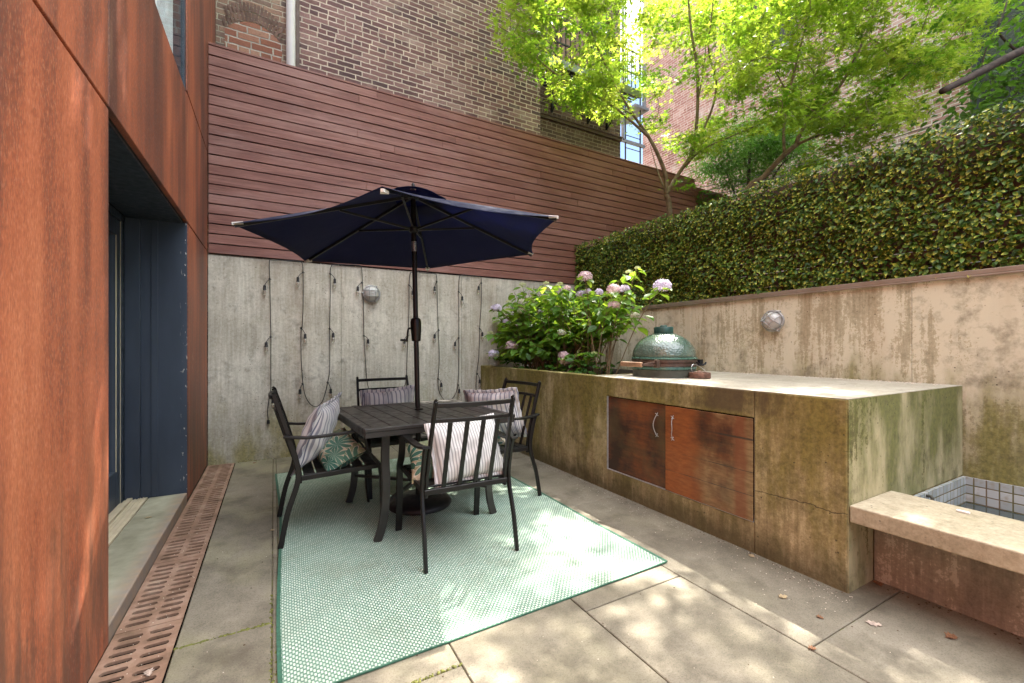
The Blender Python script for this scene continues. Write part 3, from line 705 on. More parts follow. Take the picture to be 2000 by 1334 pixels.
for x in (4.6, 6.0):
    b = MB(); b.box(x - .045, x + .045, WY + .032, WY + .12, 1.2 if x > 4.2 else WT + .014, ztop - .02); build('post', b, M['fence'], fence)
# lower planks of the far part, behind the neighbour hedge
b = MB(); z = .1
while z < WT:
    b.cur = rnd.random(); b.box(4.2, 6.72, WY - .017, WY + .004, z + .003, z + bh - .003); z += bh
build('plank', b, M['fence'], fence)

# neighbour's small leafy panel at the far end of the fence
def leafy_panel(name, label, x0, x1, y, z0, z1, n, loc):
    pos = np.c_[rng.uniform(x0, x1, n), y + rng.normal(0, .02, n), rng.uniform(z0, z1, n)]
    tipd = unit(np.c_[rng.normal(0, .6, n), rng.normal(-.5, .4, n), rng.normal(-.3, .6, n)]); nr = unit(rng.normal(0, 1, (n, 3)) + [0, -1.5, .3])
    X, Y, Z = frames(tipd, nr)
    return scatter(name, LEAF_V, LEAF_F, pos, X, Y, Z, rng.uniform(.05, .08, n), rng.random(n), M['fern_leaf'], loc=loc)
LEAF_V = [(0, 0, 0), (-.28, .38, .06), (0, .42, -.03), (.28, .38, .06), (-.2, .72, .03), (0, .74, -.05), (.2, .72, .03), (0, 1, -.1)]
LEAF_F = [(0, 2, 1), (0, 3, 2), (1, 2, 5, 4), (2, 3, 6, 5), (4, 5, 7), (5, 6, 7)]
o = leafy_panel('leaf_screen', '', 6.74, 7.6, WY - .03, 3.0, 4.05, 900, (7.1, WY, 3)); tag(o, 'small bluish-green leafy screen at the far end of the plank fence', 'leaf screen')
b = MB(); b.box(6.73, 7.8, WY - .012, WY + .02, .1, 4.04); b.box(6.73, 7.8, WY - .03, WY + .04, 4.04, 4.10)
o = build('end_fence', b, M['fence'], loc=(7.2, WY, 0)); tag(o, 'dark wooden fence section behind the small leafy screen, past the plank fence', 'fence')

# ------------------------------------------------------------------ right wall and leaf hedge
RX = 3.95; RT = 1.655
rw = thing('retaining_wall', 'stained tan concrete wall behind the grill counter with a metal coping on top', 'wall', (RX, 2, 0))
b = MB(); b.box(RX, RX + .22, -2.6, 1.29, -.05, RT); b.box(RX + .0006, RX + .22, 1.292, 3.13, -.05, RT); b.box(RX, RX + .22, 3.132, WY - .002, -.05, RT)
build('wall', b, M['conc_right'], rw, bevel=.003, segs=1)
t = T('brown_metal_coping'); yy = t.xyz(t.pos)[1]
c = t.mix(t.mr(yy, 2.0, 3.6), (.23, .175, .135), (.165, .15, .105)); c = t.mix(t.mr(t.noise(t.pos, 6, 5), .45, .7), c, (.20, .14, .10))
M['coping'] = t.done(t.bsdf(c, .5, None, .2))
b = MB()
for (a, c_) in ((-2.6, .55), (.553, 2.62), (2.623, WY - .004)): b.box(RX - .022, RX + .24, a, c_, RT + .001, RT + .034); b.box(RX - .024, RX - .018, a, c_, RT - .012, RT + .001)
build('coping', b, M['coping'], rw, bevel=.003, segs=1)
hedge = thing('artificial_hedge', 'dense dark green leaf screen with yellow leaf tips above the tan concrete wall', 'hedge', (4.06, 2, RT))
n = 31000
yv = rng.uniform(-1.2, WY - .03, n); zv = rng.uniform(1.67, 2.725, n)
depth = np.abs(rng.normal(0, .035, n)); bulge = .018 * np.sin(yv * 4.1 + 1.7 * np.sin(zv * 5)) + .016 * np.sin(yv * 9.7 + zv * 7.3) + .012 * np.sin(zv * 13 - yv * 3.1)
pos = np.c_[4.03 - .02 + bulge + rng.normal(0, .022, n) + depth * .3, yv, zv]
tipd = unit(np.c_[rng.normal(-.5, .3, n), rng.normal(0, .6, n), rng.normal(-.5, .55, n)])
nr = unit(np.c_[rng.normal(-.9, .3, n), rng.normal(0, .45, n), rng.normal(.55, .4, n)])
X, Y, Z = frames(tipd, nr)
isy = (rng.random(n) < .5)[:, None]
prof = np.array([0, .05, .0, .05, .55, .45, .55, 1.0])[None, :]
tipw = np.where(isy, prof * rng.uniform(.6, 1.0, (n, 1)), prof * rng.uniform(0, .12, (n, 1)))
scatter('foliage', LEAF_V, LEAF_F, pos, X, Y, Z, rng.uniform(.030, .050, n), np.clip(rng.normal(.5, .3, n), 0, 1), M['hedge'], hedge, tip=tipw)
M['hedge_back'] = flat('hedge_backing_board', (.075, .040, .024), .85, 0, .5, 14)
b = MB(); z = 1.5
while z < 2.58: b.box(4.085, 4.11, -1.95, WY - .025, z + .004, z + .126); z += .13
build('backing_board', b, M['hedge_back'], hedge)
for y in np.arange(-1.1, 5.2, 1.5):
    b = MB(); b.box(4.112, 4.2, y, y + .09, 1.2, 2.6); build('post', b, M['hedge_back'], hedge)

# ------------------------------------------------------------------ counter with planter, bench, basin
CX = 2.432; CT = .943; CY0 = 1.035
ctr = thing('grill_counter', 'mossy olive-brown concrete counter with rusty cupboard doors and a planting bed at its far end', 'counter', (CX, 2, 0))
b = MB()
b.box(CX, CX + .12, 2.754, WY - .003, -.04, CT - .001)                 # planter front
b.box(CX, 3.945, CY0 + .002, 1.497, -.04, CT - .004)                      # end block
b.box(CX, CX + .12, 1.499, 2.752, -.04, .178); b.box(CX, CX + .12, 1.499, 2.752, .785, CT - .004)
b.box(CX + .3, 3.945, 1.5, 3.0, -.04, CT - .06); b.box(CX + .12, 3.945, 2.96, 3.02, -.04, CT - .002)
build('body', b, M['conc_counter'], ctr, bevel=.006)
b = MB(); b.box(CX + .006, 3.94, CY0 - .003, CY0 + .0015, .36, CT - .005); b.box(CX + .006, 2.69, CY0 - .003, CY0 + .0015, -.04, .36)
build('end_face', b, M['conc_end'], ctr)
b = MB(); b.box(CX + .004, 3.946, CY0 + .001, 1.32, CT - .0035, CT); b.box(CX + .18, 3.946, 1.324, 2.1, CT - .05, CT - .001); b.box(CX + .18, 3.946, 2.104, 2.955, CT - .05, CT - .001); b.box(CX + .004, CX + .176, 1.324, 2.955, CT - .0035, CT)
build('countertop', b, M['conc_top'], ctr, bevel=.001, segs=1)
b = MB(); b.quad((CX + .12, 3.02, .9), (3.945, 3.02, .9), (3.945, WY - .003, .9), (CX + .12, WY - .003, .9))
build('soil', b, M['soil'], ctr)
def handle(y, d):
    h = MB(); pts = [(CX - .004, y, .555), (CX - .022, y + .006 * d, .585), (CX - .028, y + .014 * d, .63), (CX - .022, y + .006 * d, .675), (CX - .004, y, .705)]
    h.tube(spline(pts, 4), .0028, 6)
    for zc in (.555, .705):
        for a in (0.5, 2.1, 3.7, 5.3): h.bar([(CX - .006, y, zc), (CX - .006, y + 0.016 * math.cos(a), zc + .016 * math.sin(a))], .004, .003, (1, 0, 0))
    return h
for (y0, y1, m, hy, d, dx, lab) in ((2.142, 2.748, 'door_l', 2.215, 1, .012, 'dark brown rusty door'), (1.503, 2.139, 'door_r', 2.075, -1, -.004, 'bright orange rusty door')):
    b = MB(); b.box(CX + dx, CX + dx + .006, y0, y1, .183, .779)
    dr = build('cupboard_door', b, M[m], ctr, bevel=.0015, segs=1); dr['label'] = lab
    build('handle', handle(hy, d), M['grey_metal'], dr, smooth=True)
b = MB(); b.box(CX + .02, CX + .1, 1.5, 2.751, .1785, .181); b.box(CX - .001, CX + .02, 1.5, 2.751, .1785, .1815); b.box(CX + .01, CX + .03, 1.4975, 1.5025, .18, .785); b.box(CX - .0015, CX + .02, 2.749, 2.7535, .18, .785)
build('door_frame', b, M['grey_metal'], ctr)
b = MB(); b.box(CX + .105, CX + .12, 1.499, 2.752, .178, .785); build('recess', b, M['shade_black'], ctr)  # black sheet behind the doors, shade put into its colour
# bench in front of the tiled basin
bench = thing('concrete_bench', 'cantilevered concrete bench slab joined to the end of the counter', 'bench', (2.66, 0, 0))
b = MB(); b.box(2.437, 2.885, -2.6, CY0 - .006, .348, .43); build('seat', b, M['conc_bench'], bench, bevel=.006)
b = MB(); b.box(2.70, 2.86, -2.6, CY0 - .004, -.04, .347); build('base_wall', b, M['conc_low'], bench)
bas = thing('tiled_basin', 'shallow water basin lined with small white square tiles between bench and wall', 'basin', (3.4, .2, 0))
b = MB(); b.box(2.862, 2.878, -2.6, CY0 - .006, .0, .347); b.box(2.879, 3.93, CY0 - .022, CY0 - .0045, .0, .352); b.box(3.932, 3.9485, -2.6, CY0 - .004, .0, .352)
build('tile_lining', b, M['tile'], bas)
b = MB(); b.box(2.879, 3.931, -2.6, CY0 - .023, .02, .04); build('basin_floor', b, M['conc_low'], bas)
b = MB(); b.tube(spline([(3.30, CY0 - .024, .335), (3.30, CY0 - .045, .335), (3.30, CY0 - .05, .30), (3.30, CY0 - .05, .27)], 4), .009, 8); build('spout', b, M['kamado_base'], bas, smooth=True)
b = MB(); b.quad((2.879, -2.6, .188), (3.931, -2.6, .188), (3.931, CY0 - .023, .188), (2.879, CY0 - .023, .188))
o = build('basin_water', b, M['water']); struct(o)

# ------------------------------------------------------------------ rug
def rug_z(x, y):
    return .006 + 0.0045 * (1 + math.sin(y * 5.3 + 1.2 * math.sin(x * 2.1))) * .5 + .006 * max(0, 1 - abs((y - 2.0) - .25 * math.sin(x * 3 - .4)) / .09) * max(0, min(1, (1.2 - x) * 3)) 
b = MB(); nx, ny = 60, 96; x0, x1, y0, y1 = .035, 1.895, 1.665, 4.58; b.uv = []
for j in range(ny + 1):
    for i in range(nx + 1):
        x = x0 + (x1 - x0) * i / nx; y = y0 + (y1 - y0) * j / ny; xx_ = x + .012 * math.sin(y * 2.3) * (1 - i / nx)
        b.v.append((xx_, y - .03 * (1 - i / nx) * (1 - j / ny), rug_z(x, y))); b.uv.append((x, y))
for j in range(ny):
    for i in range(nx): q = j * (nx + 1) + i; b._f((q, q + 1, q + nx + 2, q + nx + 1))
rug = thing('outdoor_rug', 'pale green and white woven outdoor rug under the dining set', 'rug', (.96, 3.1, 0))
edge = {}
for nm, idx in (('l', [j * (nx + 1) for j in range(ny + 1)]), ('r', [j * (nx + 1) + nx for j in range(ny + 1)]), ('f', list(range(nx + 1))), ('b', [ny * (nx + 1) + i for i in range(nx + 1)])): edge[nm] = [b.v[i] for i in idx]
build('woven_field', b, M['rug'], rug, smooth=True)
e = MB()
for nm in 'lr': e.sweep([Vector(p) + Vector((-.005 if nm == 'l' else .005, 0, -.002)) for p in edge[nm]], [(-.008, -.0035), (.008, -.0035), (.008, .0035), (-.008, .0035)], (1, 0, 0))
for nm in 'fb': e.sweep([Vector(p) + Vector((0, 0, -.003)) for p in edge[nm]], [(-.003, -.003), (.003, -.003), (.003, .003), (-.003, .003)], (0, 1, 0))
build('binding', e, M['rug_edge'], rug)
RUGZ = .008

# ------------------------------------------------------------------ table
tb = thing('dining_table', 'square charcoal metal dining table with slatted top and an umbrella hole', 'table', (.935, 3.105, RUGZ), R(3.8))
TH = .715; hw = .515
b = MB(); sl_n = 8; inner = hw - .055
b.box(-hw, hw, -hw, -hw + .05, TH - .022, TH); b.box(-hw, hw, hw - .05, hw, TH - .022, TH); b.box(-hw, -hw + .05, -hw + .0505, hw - .0505, TH - .022, TH); b.box(hw - .05, hw, -hw + .0505, hw - .0505, TH - .022, TH)
sw = (2 * hw - .1) / sl_n
for k in range(sl_n): xa = -hw + .05 + k * sw; b.box(xa + .003, xa + sw - .003, -hw + .052, hw - .052, TH - .02, TH - .001)
build('tabletop', b, M['table'], tb, bevel=.003, local=True, segs=1)
b = MB()
for s_ in (-1, 1): b.box(-hw + .004, hw - .004, s_ * (hw - .012) - .008, s_ * (hw - .012) + .008, TH - .055, TH - .0225); b.box(s_ * (hw - .012) - .008, s_ * (hw - .012) + .008, -hw + .021, hw - .021, TH - .055, TH - .0225)
b.box(-hw + .03, hw - .03, -.03, .03, TH - .045, TH - .023)
build('apron', b, M['table'], tb, bevel=.002, local=True, segs=1)
for sx in (-1, 1):
    for sy in (-1, 1):
        b = MB(); pts = spline([(sx * .36, sy * .40, TH - .056), (sx * .365, sy * .40, .52), (sx * .36, sy * .40, .3), (sx * .375, sy * .395, .12), (sx * .41, sy * .39, 0)], 5)
        b.bar(pts, .05, .022, (1, 0, 0)); build('leg', b, M['table'], tb, bevel=.003, local=True, segs=1)
b = MB(); b.bar([(-.36, -.38, .22), (.36, .38, .22)], .025, .018); b.bar([(-.36, .38, .202), (.36, -.38, .202)], .025, .018)
build('stretcher', b, M['table'], tb, local=True)
b = MB(); b.lathe([(.034, 0), (.034, .006), (.026, .012), (.022, .012)], (.03, .075, TH - .001), 20); build('umbrella_collar', b, M['bronze'], tb, local=True, smooth=40)

# ------------------------------------------------------------------ chairs
def make_chair(label, loc, rz):
    c = thing('patio_chair', label, 'chair', loc, rz, 'charcoal slat-back patio chairs around the table')
    def P(nm, mb, bv=.003): return build(nm, mb, M['chair'], c, bevel=bv, local=True, segs=1, smooth=None)
    for s in (-1, 1):
        b = MB(); b.bar(spline([(s * .272, -.300, 0), (s * .270, -.262, .2), (s * .266, -.205, .40), (s * .264, -.232, .56), (s * .264, -.262, .655)], 5), .018, .030, (1, 0, 0)); P('rear_leg', b)
        b = MB(); b.bar(spline([(s * .242, -.198, .36), (s * .240, -.205, .46), (s * .234, -.27, .70), (s * .228, -.335, .905)], 4), .018, .028, (1, 0, 0)); q = P('back_post', b)
        b = MB(); b.lathe([(.011, 0), (.011, .003), (.0, .011)], (s * .228, -.336, .906), 4); build('cap', b, M['chair'], q, local=True)
        b = MB(); b.bar(spline([(s * .266, -.285, .655), (s * .270, -.15, .638), (s * .278, .02, .645), (s * .282, .14, .652), (s * .282, .19, .640), (s * .281, .205, .62)], 5), .045, .014, (1, 0, 0)); P('armrest', b, .004)
        b = MB(); b.bar(spline([(s * .280, .175, .632), (s * .278, .185, .56), (s * .276, .215, .49), (s * .274, .258, .435), (s * .272, .275, .36), (s * .272, .285, .15), (s * .272, .30, 0)], 5), .040, .016, (1, 0, 0)); P('front_leg', b)
    b = MB()
    for z_, w_, bw, bh_ in ((.880, .229, .016, .026), (.795, .231, .014, .022)):
        yb = -.335 + (.905 - z_) * .33
        b.bar(spline([(-w_, yb, z_), (-w_ * .5, yb - .022, z_), (0, yb - .03, z_), (w_ * .5, yb - .022, z_), (w_, yb, z_)], 4), bh_, bw, (0, 0, 1))
    P('back_rail', b)
    for x in (-.142, -.048, .048, .142):
        bow = -.03 * (1 - (x / .23) ** 2)
        b = MB(); b.bar(spline([(x, -.299 + bow, .786), (x, -.262 + bow * .9, .66), (x, -.222 + bow * .5, .50), (x, -.203, .405)], 4), .026, .010, (1, 0, 0)); P('back_slat', b, .002)
    b = MB()
    b.box(-.255, .255, -.215, -.19, .375, .405); b.box(-.258, .258, .255, .285, .395, .425)
    for s in (-1, 1): b.bar([(s * .252, -.19, .392), (s * .258, .255, .412)], .018, .03, (1, 0, 0))
    P('seat_frame', b)
    b = MB(); k = 6
    for i in range(k):
        y_ = -.175 + i * .0725; z_ = .408 + (y_ + .19) * .035 - .006 * math.sin(math.pi * i / (k - 1)); b.box(-.247, .247, y_, y_ + .062, z_ - .005, z_ + .005)
    P('seat', b, .002)
    return c
CH = {}
CH['near'] = make_chair('patio chair with its slatted back to the camera, tan ticking pillow behind the slats', (.975, 2.485, RUGZ), R(-1))
CH['left'] = make_chair('patio chair beside the steel wall, seen from the side with a blue striped pillow', (.335, 3.145, RUGZ), R(-90))
CH['right'] = make_chair('patio chair turned towards the mossy counter wall, its back nearest the counter', (1.52, 3.115, RUGZ * .6), R(98))
CH['back'] = make_chair('patio chair behind the table, facing the camera against the string-light wall', (.91, 3.775, RUGZ), R(183))
bpy.context.view_layer.update()

# ------------------------------------------------------------------ pillows
def pillow(name, label, mat, W, H, TK, chair, pos, rot, flange=.028, seed=0, group=None, sag=0.):
    rr = random.Random(seed); n = 26; b = MB(); b.uv = []
    Mx = Matrix.LocRotScale(Vector(pos), rot, None)
    k1, k2 = rr.uniform(0, 6), rr.uniform(0, 6)
    def surf(u, v, s):
        au, av = abs(u), abs(v)
        e = max(0., 1 - au ** 2.6) ** .55 * max(0., 1 - av ** 2.6) ** .55
        px = u * W / 2 * (1 - .07 * (1 - av ** 2) * au ** 3); py = v * H / 2 * (1 - .07 * (1 - au ** 2) * av ** 3)
        wr = .004 * math.sin(9 * u + 5 * v + k1) * e + .003 * math.sin(13 * v - 6 * u + k2) * e
        pz = s * (TK / 2 * e + .002) + wr + sag * (u * u + .5 * v) * .5
        return (px, py, pz)
    for s in (1, -1):
        i0 = len(b.v)
        for j in range(n + 1):
            for i in range(n + 1):
                u, v = -1 + 2 * i / n, -1 + 2 * j / n; p = Vector(surf(u, v, s)); b.v.append(tuple(Mx @ p)); b.uv.append((p.x + W / 2 + (0 if s > 0 else .013), p.y + H / 2))
        for j in range(n):
            for i in range(n): q = i0 + j * (n + 1) + i; b._f((q, q + 1, q + n + 2, q + n + 1) if s > 0 else (q, q + n + 1, q + n + 2, q + 1))
    o = build(name, b, mat, local=True, smooth=True)
    # flange / ruffle round the seam
    f = MB(); f.uv = []; ring = []
    for k in range(4 * n):
        sd, t_ = divmod(k, n); t_ = -1 + 2 * t_ / n
        ring.append([(t_, -1), (1, t_), (-t_, 1), (-1, -t_)][sd])
    m = len(ring)
    for s in (-1, 1):
        for r_ in (0, 1):
            for k, (u, v) in enumerate(ring):
                p = Vector(surf(u, v, 0)); d = Vector((u if abs(u) > .98 else u * .15, v if abs(v) > .98 else v * .15, 0))
                if abs(u) > .98 and abs(v) > .98: d *= .9
                q = p + d * flange * r_ + Vector((0, 0, s * .0022 + r_ * .006 * math.sin(k * 1.25 + k1)))
                f.v.append(tuple(Mx @ q)); f.uv.append((q.x + W / 2, q.y + H / 2))
    for k in range(m):
        k2_ = (k + 1) % m
        f._f((k, k2_, m + k2_, m + k)); f._f((2 * m + k, 3 * m + k, 3 * m + k2_, 2 * m + k2_)); f._f((m + k, m + k2_, 3 * m + k2_, 3 * m + k))
    if flange > .005: build('flange', f, mat, o, local=True, smooth=True)
    o.matrix_world = CH[chair].matrix_world.copy() if chair else Matrix.Identity(4)
    return tag(o, label, 'pillow', group)
from mathutils import Euler
GS, GF = 'square striped pillows on the chairs', 'leaf-print lumbar pillows on the chairs'
def E_(x, y, z): return Euler((R(x), R(y), R(z)), 'XYZ').to_quaternion()
# pillow local: width x, height y, thickness z ; standing: rotate x by ~ +75
pillow('striped_pillow', 'blue-grey striped pillow leaning on the chair beside the steel wall', M['stripe'], .42, .42, .15, 'left', (.03, -.075, .630), E_(68, 4, -22), .03, 1, GS)
pillow('striped_pillow', 'tan ticking-striped pillow seen through the back slats of the near chair', M['ticking'], .42, .345, .16, 'near', (.035, -.10, .575), E_(68, -4, 0), .018, 2, GS)
pillow('striped_pillow', 'striped pillow with ruffled edge on the chair behind the table', M['stripe'], .44, .40, .14, 'back', (0, -.165, .610), E_(73, 3, 0), .028, 3, GS)
pillow('striped_pillow', 'cream striped pillow with ruffled edge on the chair by the counter wall', M['stripe'], .44, .40, .14, 'right', (.05, -.09, .640), E_(70, 5, 30), .028, 4, GS)
pillow('lumbar_pillow', 'green leaf-print pillow lying on the chair beside the steel wall', M['floral'], .40, .27, .14, 'left', (.04, .035, .495), E_(28, 14, 12), .004, 5, GF)
pillow('lumbar_pillow', 'green leaf-print pillow on the near chair, peeking out under its left armrest', M['floral'], .40, .28, .14, 'near', (-.07, .045, .505), E_(42, -6, -10), .004, 6, GF)
pillow('lumbar_pillow', 'leaf-print pillow on the chair behind the table, mostly hidden by the tabletop', M['floral'], .40, .27, .14, 'back', (.0, .02, .50), E_(40, 0, 0), .004, 7, GF)
pillow('lumbar_pillow', 'leaf-print pillow standing on the seat of the chair by the counter wall', M['floral'], .38, .28, .13, 'right', (.05, -.0, .515), E_(52, 4, -8), .004, 8, GF)

# ------------------------------------------------------------------ umbrella
hub = Vector((.9235, 3.2096, 2.333)); RU, DR, ROT, TX, TY = 1.1555, .3588, -1.9802, .0467, -.0147
def up_(r, a, dz): x, y = r * math.cos(a), r * math.sin(a); return hub + Vector((x, y, dz + x * TX + y * TY))
foot = Vector((.968, 3.19, .0))
def pole(z): return foot.lerp(hub, z / hub.z)
ub = thing('umbrella_stand', 'round black umbrella base on the rug under the table', 'umbrella stand', (.968, 3.19, RUGZ))
b = MB(); b.lathe([(.235, .0), (.240, .012), (.232, .03), (.19, .05), (.12, .066), (.06, .075), (.035, .078)], (.968, 3.19, RUGZ), 40); build('weight', b, M['black'], ub, smooth=50)
b = MB(); b.lathe([(.03, .07), (.03, .34), (.026, .345)], (.968, 3.19, RUGZ), 20); bb = build('sleeve', b, M['black'], ub, smooth=50)
b = MB(); b.tube([(.968 + .028, 3.19, .27), (1.03, 3.19, .27)], .008, 8); b.tube([(1.02, 3.17, .27), (1.02, 3.21, .27)], .006, 8); build('knob', b, M['black'], bb, smooth=40)
um = thing('patio_umbrella', 'navy blue hexagonal patio umbrella standing through the dining table', 'umbrella', tuple(foot))
b = MB(); b.tube([pole(.1), pole(1.02)], .019, 16); b.tube([pole(1.02), pole(1.36)], .019, 16); b.tube([pole(1.36), pole(1.93)], .019, 16); b.tube([pole(1.98), pole(2.31)], .019, 16); build('pole', b, M['bronze'], um, smooth=40)
b = MB(); b.tube([pole(1.915), pole(1.99)], .0205, 16); build('tilt_joint', b, M['steel'], um, smooth=40)
b = MB(); ax = (hub - foot).normalized().to_track_quat('Z', 'X').to_matrix().to_4x4()
b.lathe([(.021, -.095), (.034, -.09), (.038, -.03), (.040, .0), (.042, .05), (.036, .075), (.022, .085)], pole(1.33), 20, ax); ch = build('crank_housing', b, M['bronze'], um, smooth=40)
b = MB(); pc = pole(1.33); cam_side = Vector((-.88, .2, 0)).normalized()
b.tube(spline([pc + cam_side * .03, pc + cam_side * .055, pc + cam_side * .062 + Vector((0, 0, -.06)), pc + cam_side * .068 + Vector((0, 0, -.085))], 4), .007, 8); b.tube([pc + cam_side * .06 + Vector((0, 0, -.088)), pc + cam_side * .115 + Vector((0, 0, -.084))], .009, 10)
build('crank_handle', b, M['bronze'], ch, smooth=40)
# canopy: two skins
def canopy(r0, r1, dz, nseg=6, mult=1.0):
    b = MB(); NR, NA = 14, 12
    def pt(sect, ia, ir):
        a0 = ROT + sect * math.pi / 3; t_ = ia / NA; fr = r0 + (r1 - r0) * ir / NR
        A = up_(RU * fr, a0, -DR * fr); B = up_(RU * fr, a0 + math.pi / 3, -DR * fr)
        p = A.lerp(B, t_); k = 4 * t_ * (1 - t_)
        out = (p - hub); out.z = 0
        p = p - out.normalized() * (.075 * k * max(0, (fr - .45) / .55) ** 2) + Vector((0, 0, -.014 * k * fr))
        return p
    for s in range(nseg):
        i0 = len(b.v)
        for ir in range(NR + 1):
            for ia in range(NA + 1): b.v.append(tuple(pt(s, ia, ir) + Vector((0, 0, dz))))
        for ir in range(NR):
            for ia in range(NA): q = i0 + ir * (NA + 1) + ia; b._f((q, q + 1, q + NA + 2, q + NA + 1))
    bm = None
    return b
b = canopy(.13, 1.0, .014); cn = build('canopy', b, M['canopy'], um, smooth=30)
sm = cn.modifiers.new('weld', 'WELD'); sm.merge_threshold = .0004
so_ = cn.modifiers.new('cloth', 'SOLIDIFY'); so_.thickness = .002
b = MB(); NA = 36
for ir in range(6):
    for ia in range(NA):
        a = ROT + 2 * math.pi * ia / NA; fr = .02 + .2 * ir / 5; kk = math.cos(3 * (a - ROT)) * .006 * ir / 5
        b.v.append(tuple(up_(RU * fr * (.9 + .1 * abs(math.cos(1.5 * (a - ROT)))), a, -DR * fr + .062 - .006 * ir / 5 + kk * 1.5)))
for ir in range(5):
    for ia in range(NA): b._f((ir * NA + ia, ir * NA + (ia + 1) % NA, (ir + 1) * NA + (ia + 1) % NA, (ir + 1) * NA + ia))
vt = build('vent', b, M['canopy'], cn, smooth=True); m_ = vt.modifiers.new('cloth', 'SOLIDIFY'); m_.thickness = .002
b = MB(); b.lathe([(.03, -.02), (.045, -.01), (.045, .012), (.02, .02)], hub + Vector((0, 0, -.005)), 18); b.lathe([(.012, .0), (.016, .02), (.012, .045), (0, .055)], hub + Vector((0, 0, .05)), 12); build('hub', b, M['black'], um, smooth=40)
rz_ = 2.085; run_c = pole(rz_)
b = MB(); b.lathe([(.021, -.03), (.034, -.02), (.036, .01), (.021, .02)], run_c, 18); build('runner', b, M['black'], um, smooth=40)
for s in range(6):
    a = ROT + s * math.pi / 3
    b = MB(); b.bar([up_(.04, a, -.012), up_(RU * .985, a, -DR * .985 - .004)], .020, .016, (0, 0, 1)); rb = build('rib', b, M['black'], um)
    b = MB(); b.bar([run_c + Vector((.03 * math.cos(a), .03 * math.sin(a), 0)), up_(RU * .46, a, -DR * .46 - .014)], .014, .011, (0, 0, 1)); build('strut', b, M['black'], rb)
    tp, ti = up_(RU * .995, a, -DR * .995 + .004), up_(RU * .945, a, -DR * .945 - .006); sd = Vector((-math.sin(a), math.cos(a), 0)) * .022
    b = MB(); b.poly([tp + sd * .35, tp - sd * .35, ti - sd, ti + sd]); pk = build('tip_pocket', b, M['white_pl'], cn); m_ = pk.modifiers.new('cloth', 'SOLIDIFY'); m_.thickness = .016

# ------------------------------------------------------------------ string lights
YL = WY - .022
st = thing('string_light', 'black string light cable with clear bulbs looped down the grey concrete wall', 'string light', (1.0, WY, 1.2))
def L(p): return on_y(p[0], p[1], YL)
RUNS = [[(524, 822), (523, 800), (527, 770), (529, 757), (529, 720), (529, 658), (528, 600), (527, 545), (526, 512), (531, 508), (560, 509), (585, 511), (591, 517), (592, 540), (592, 600), (590, 640), (588, 650), (588, 690), (590, 730), (592, 750), (596, 772), (606, 789), (618, 794), (629, 785), (635, 768), (640, 747), (644, 720), (644, 640), (645, 580), (645, 533), (647, 520), (653, 516), (680, 517), (700, 518), (706, 524), (708, 552), (710, 600), (711, 656), (714, 710), (717, 745), (722, 762), (735, 776), (760, 774), (783, 762), (793, 745), (795, 700), (797, 655), (799, 600), (799, 557), (801, 535), (806, 532), (830, 534), (848, 535), (853, 540), (854, 570), (856, 645), (858, 700), (856, 740), (857, 762), (865, 778), (875, 783), (887, 774), (894, 755), (896, 720), (896, 660), (896, 600), (896, 570), (897, 543), (902, 537), (920, 538), (936, 540), (940, 547), (940, 590), (937, 642), (935, 700), (931, 730), (930, 760), (932, 785)]]
for rn in RUNS:
    pts = spline([L(p) + Vector((0, rnd.uniform(-.002, .002), 0)) for p in rn], 4); b = MB(); b.tube(pts, .0042, 6); build('cable', b, M['black'], st, smooth=True)
BULB = [((527, 545), (517, 562)), ((529, 658), (520, 673)), ((592, 532), (582, 546)), ((588, 641), (596, 657)), ((591, 750), (586, 765)), ((645, 535), (654, 549)), ((644, 642), (651, 655)), ((640, 747), (646, 764)),
        ((707, 552), (699, 564)), ((711, 656), (719, 667)), ((799, 557), (806, 572)), ((797, 655), (790, 667)), ((853, 550), (849, 564)), ((857, 645), (849, 657)), ((856, 740), (862, 752)), ((896, 570), (903, 583)), ((896, 660), (889, 672)),
        ((895, 752), (897, 764)), ((940, 553), (935, 563)), ((937, 642), (942, 653)), ((932, 730), (937, 745)), ((527, 775), (533, 783))]
for nd_, sk_ in BULB:
    a = L(nd_); s0 = on_y(sk_[0], sk_[1], YL - .012)
    b = MB(); b.tube(spline([a, a.lerp(s0, .5) + Vector((0, -.004, .022)), s0 + Vector((0, 0, .028))], 4), .0034, 6)
    b.tube([a + Vector((0, 0, -.014)), a, a + Vector((0, 0, .014))], [.0045, .0085, .0045], 6); b.bar([a + Vector((-.014, 0, .004)), a + Vector((.014, 0, -.002))], .006, .006)
    b.lathe([(.006, .03), (.0135, .022), (.0145, -.012), (.0165, -.016), (.0165, -.022), (.012, -.024)], s0, 12)
    sk2 = build('socket', b, M['black'], st, smooth=40)
    b = MB(); b.lathe([(.010, -.022), (.0145, -.040), (.0165, -.056), (.0140, -.072), (.008, -.083), (0, -.086)], s0, 12); bl_ = build('bulb', b, M['bulb'], sk2, smooth=True)
b = MB(); p = L((524, 822)); b.box(p.x - .014, p.x + .014, p.y - .014, p.y + .012, p.z - .03, p.z + .01); build('plug', b, M['black'], st, bevel=.003)
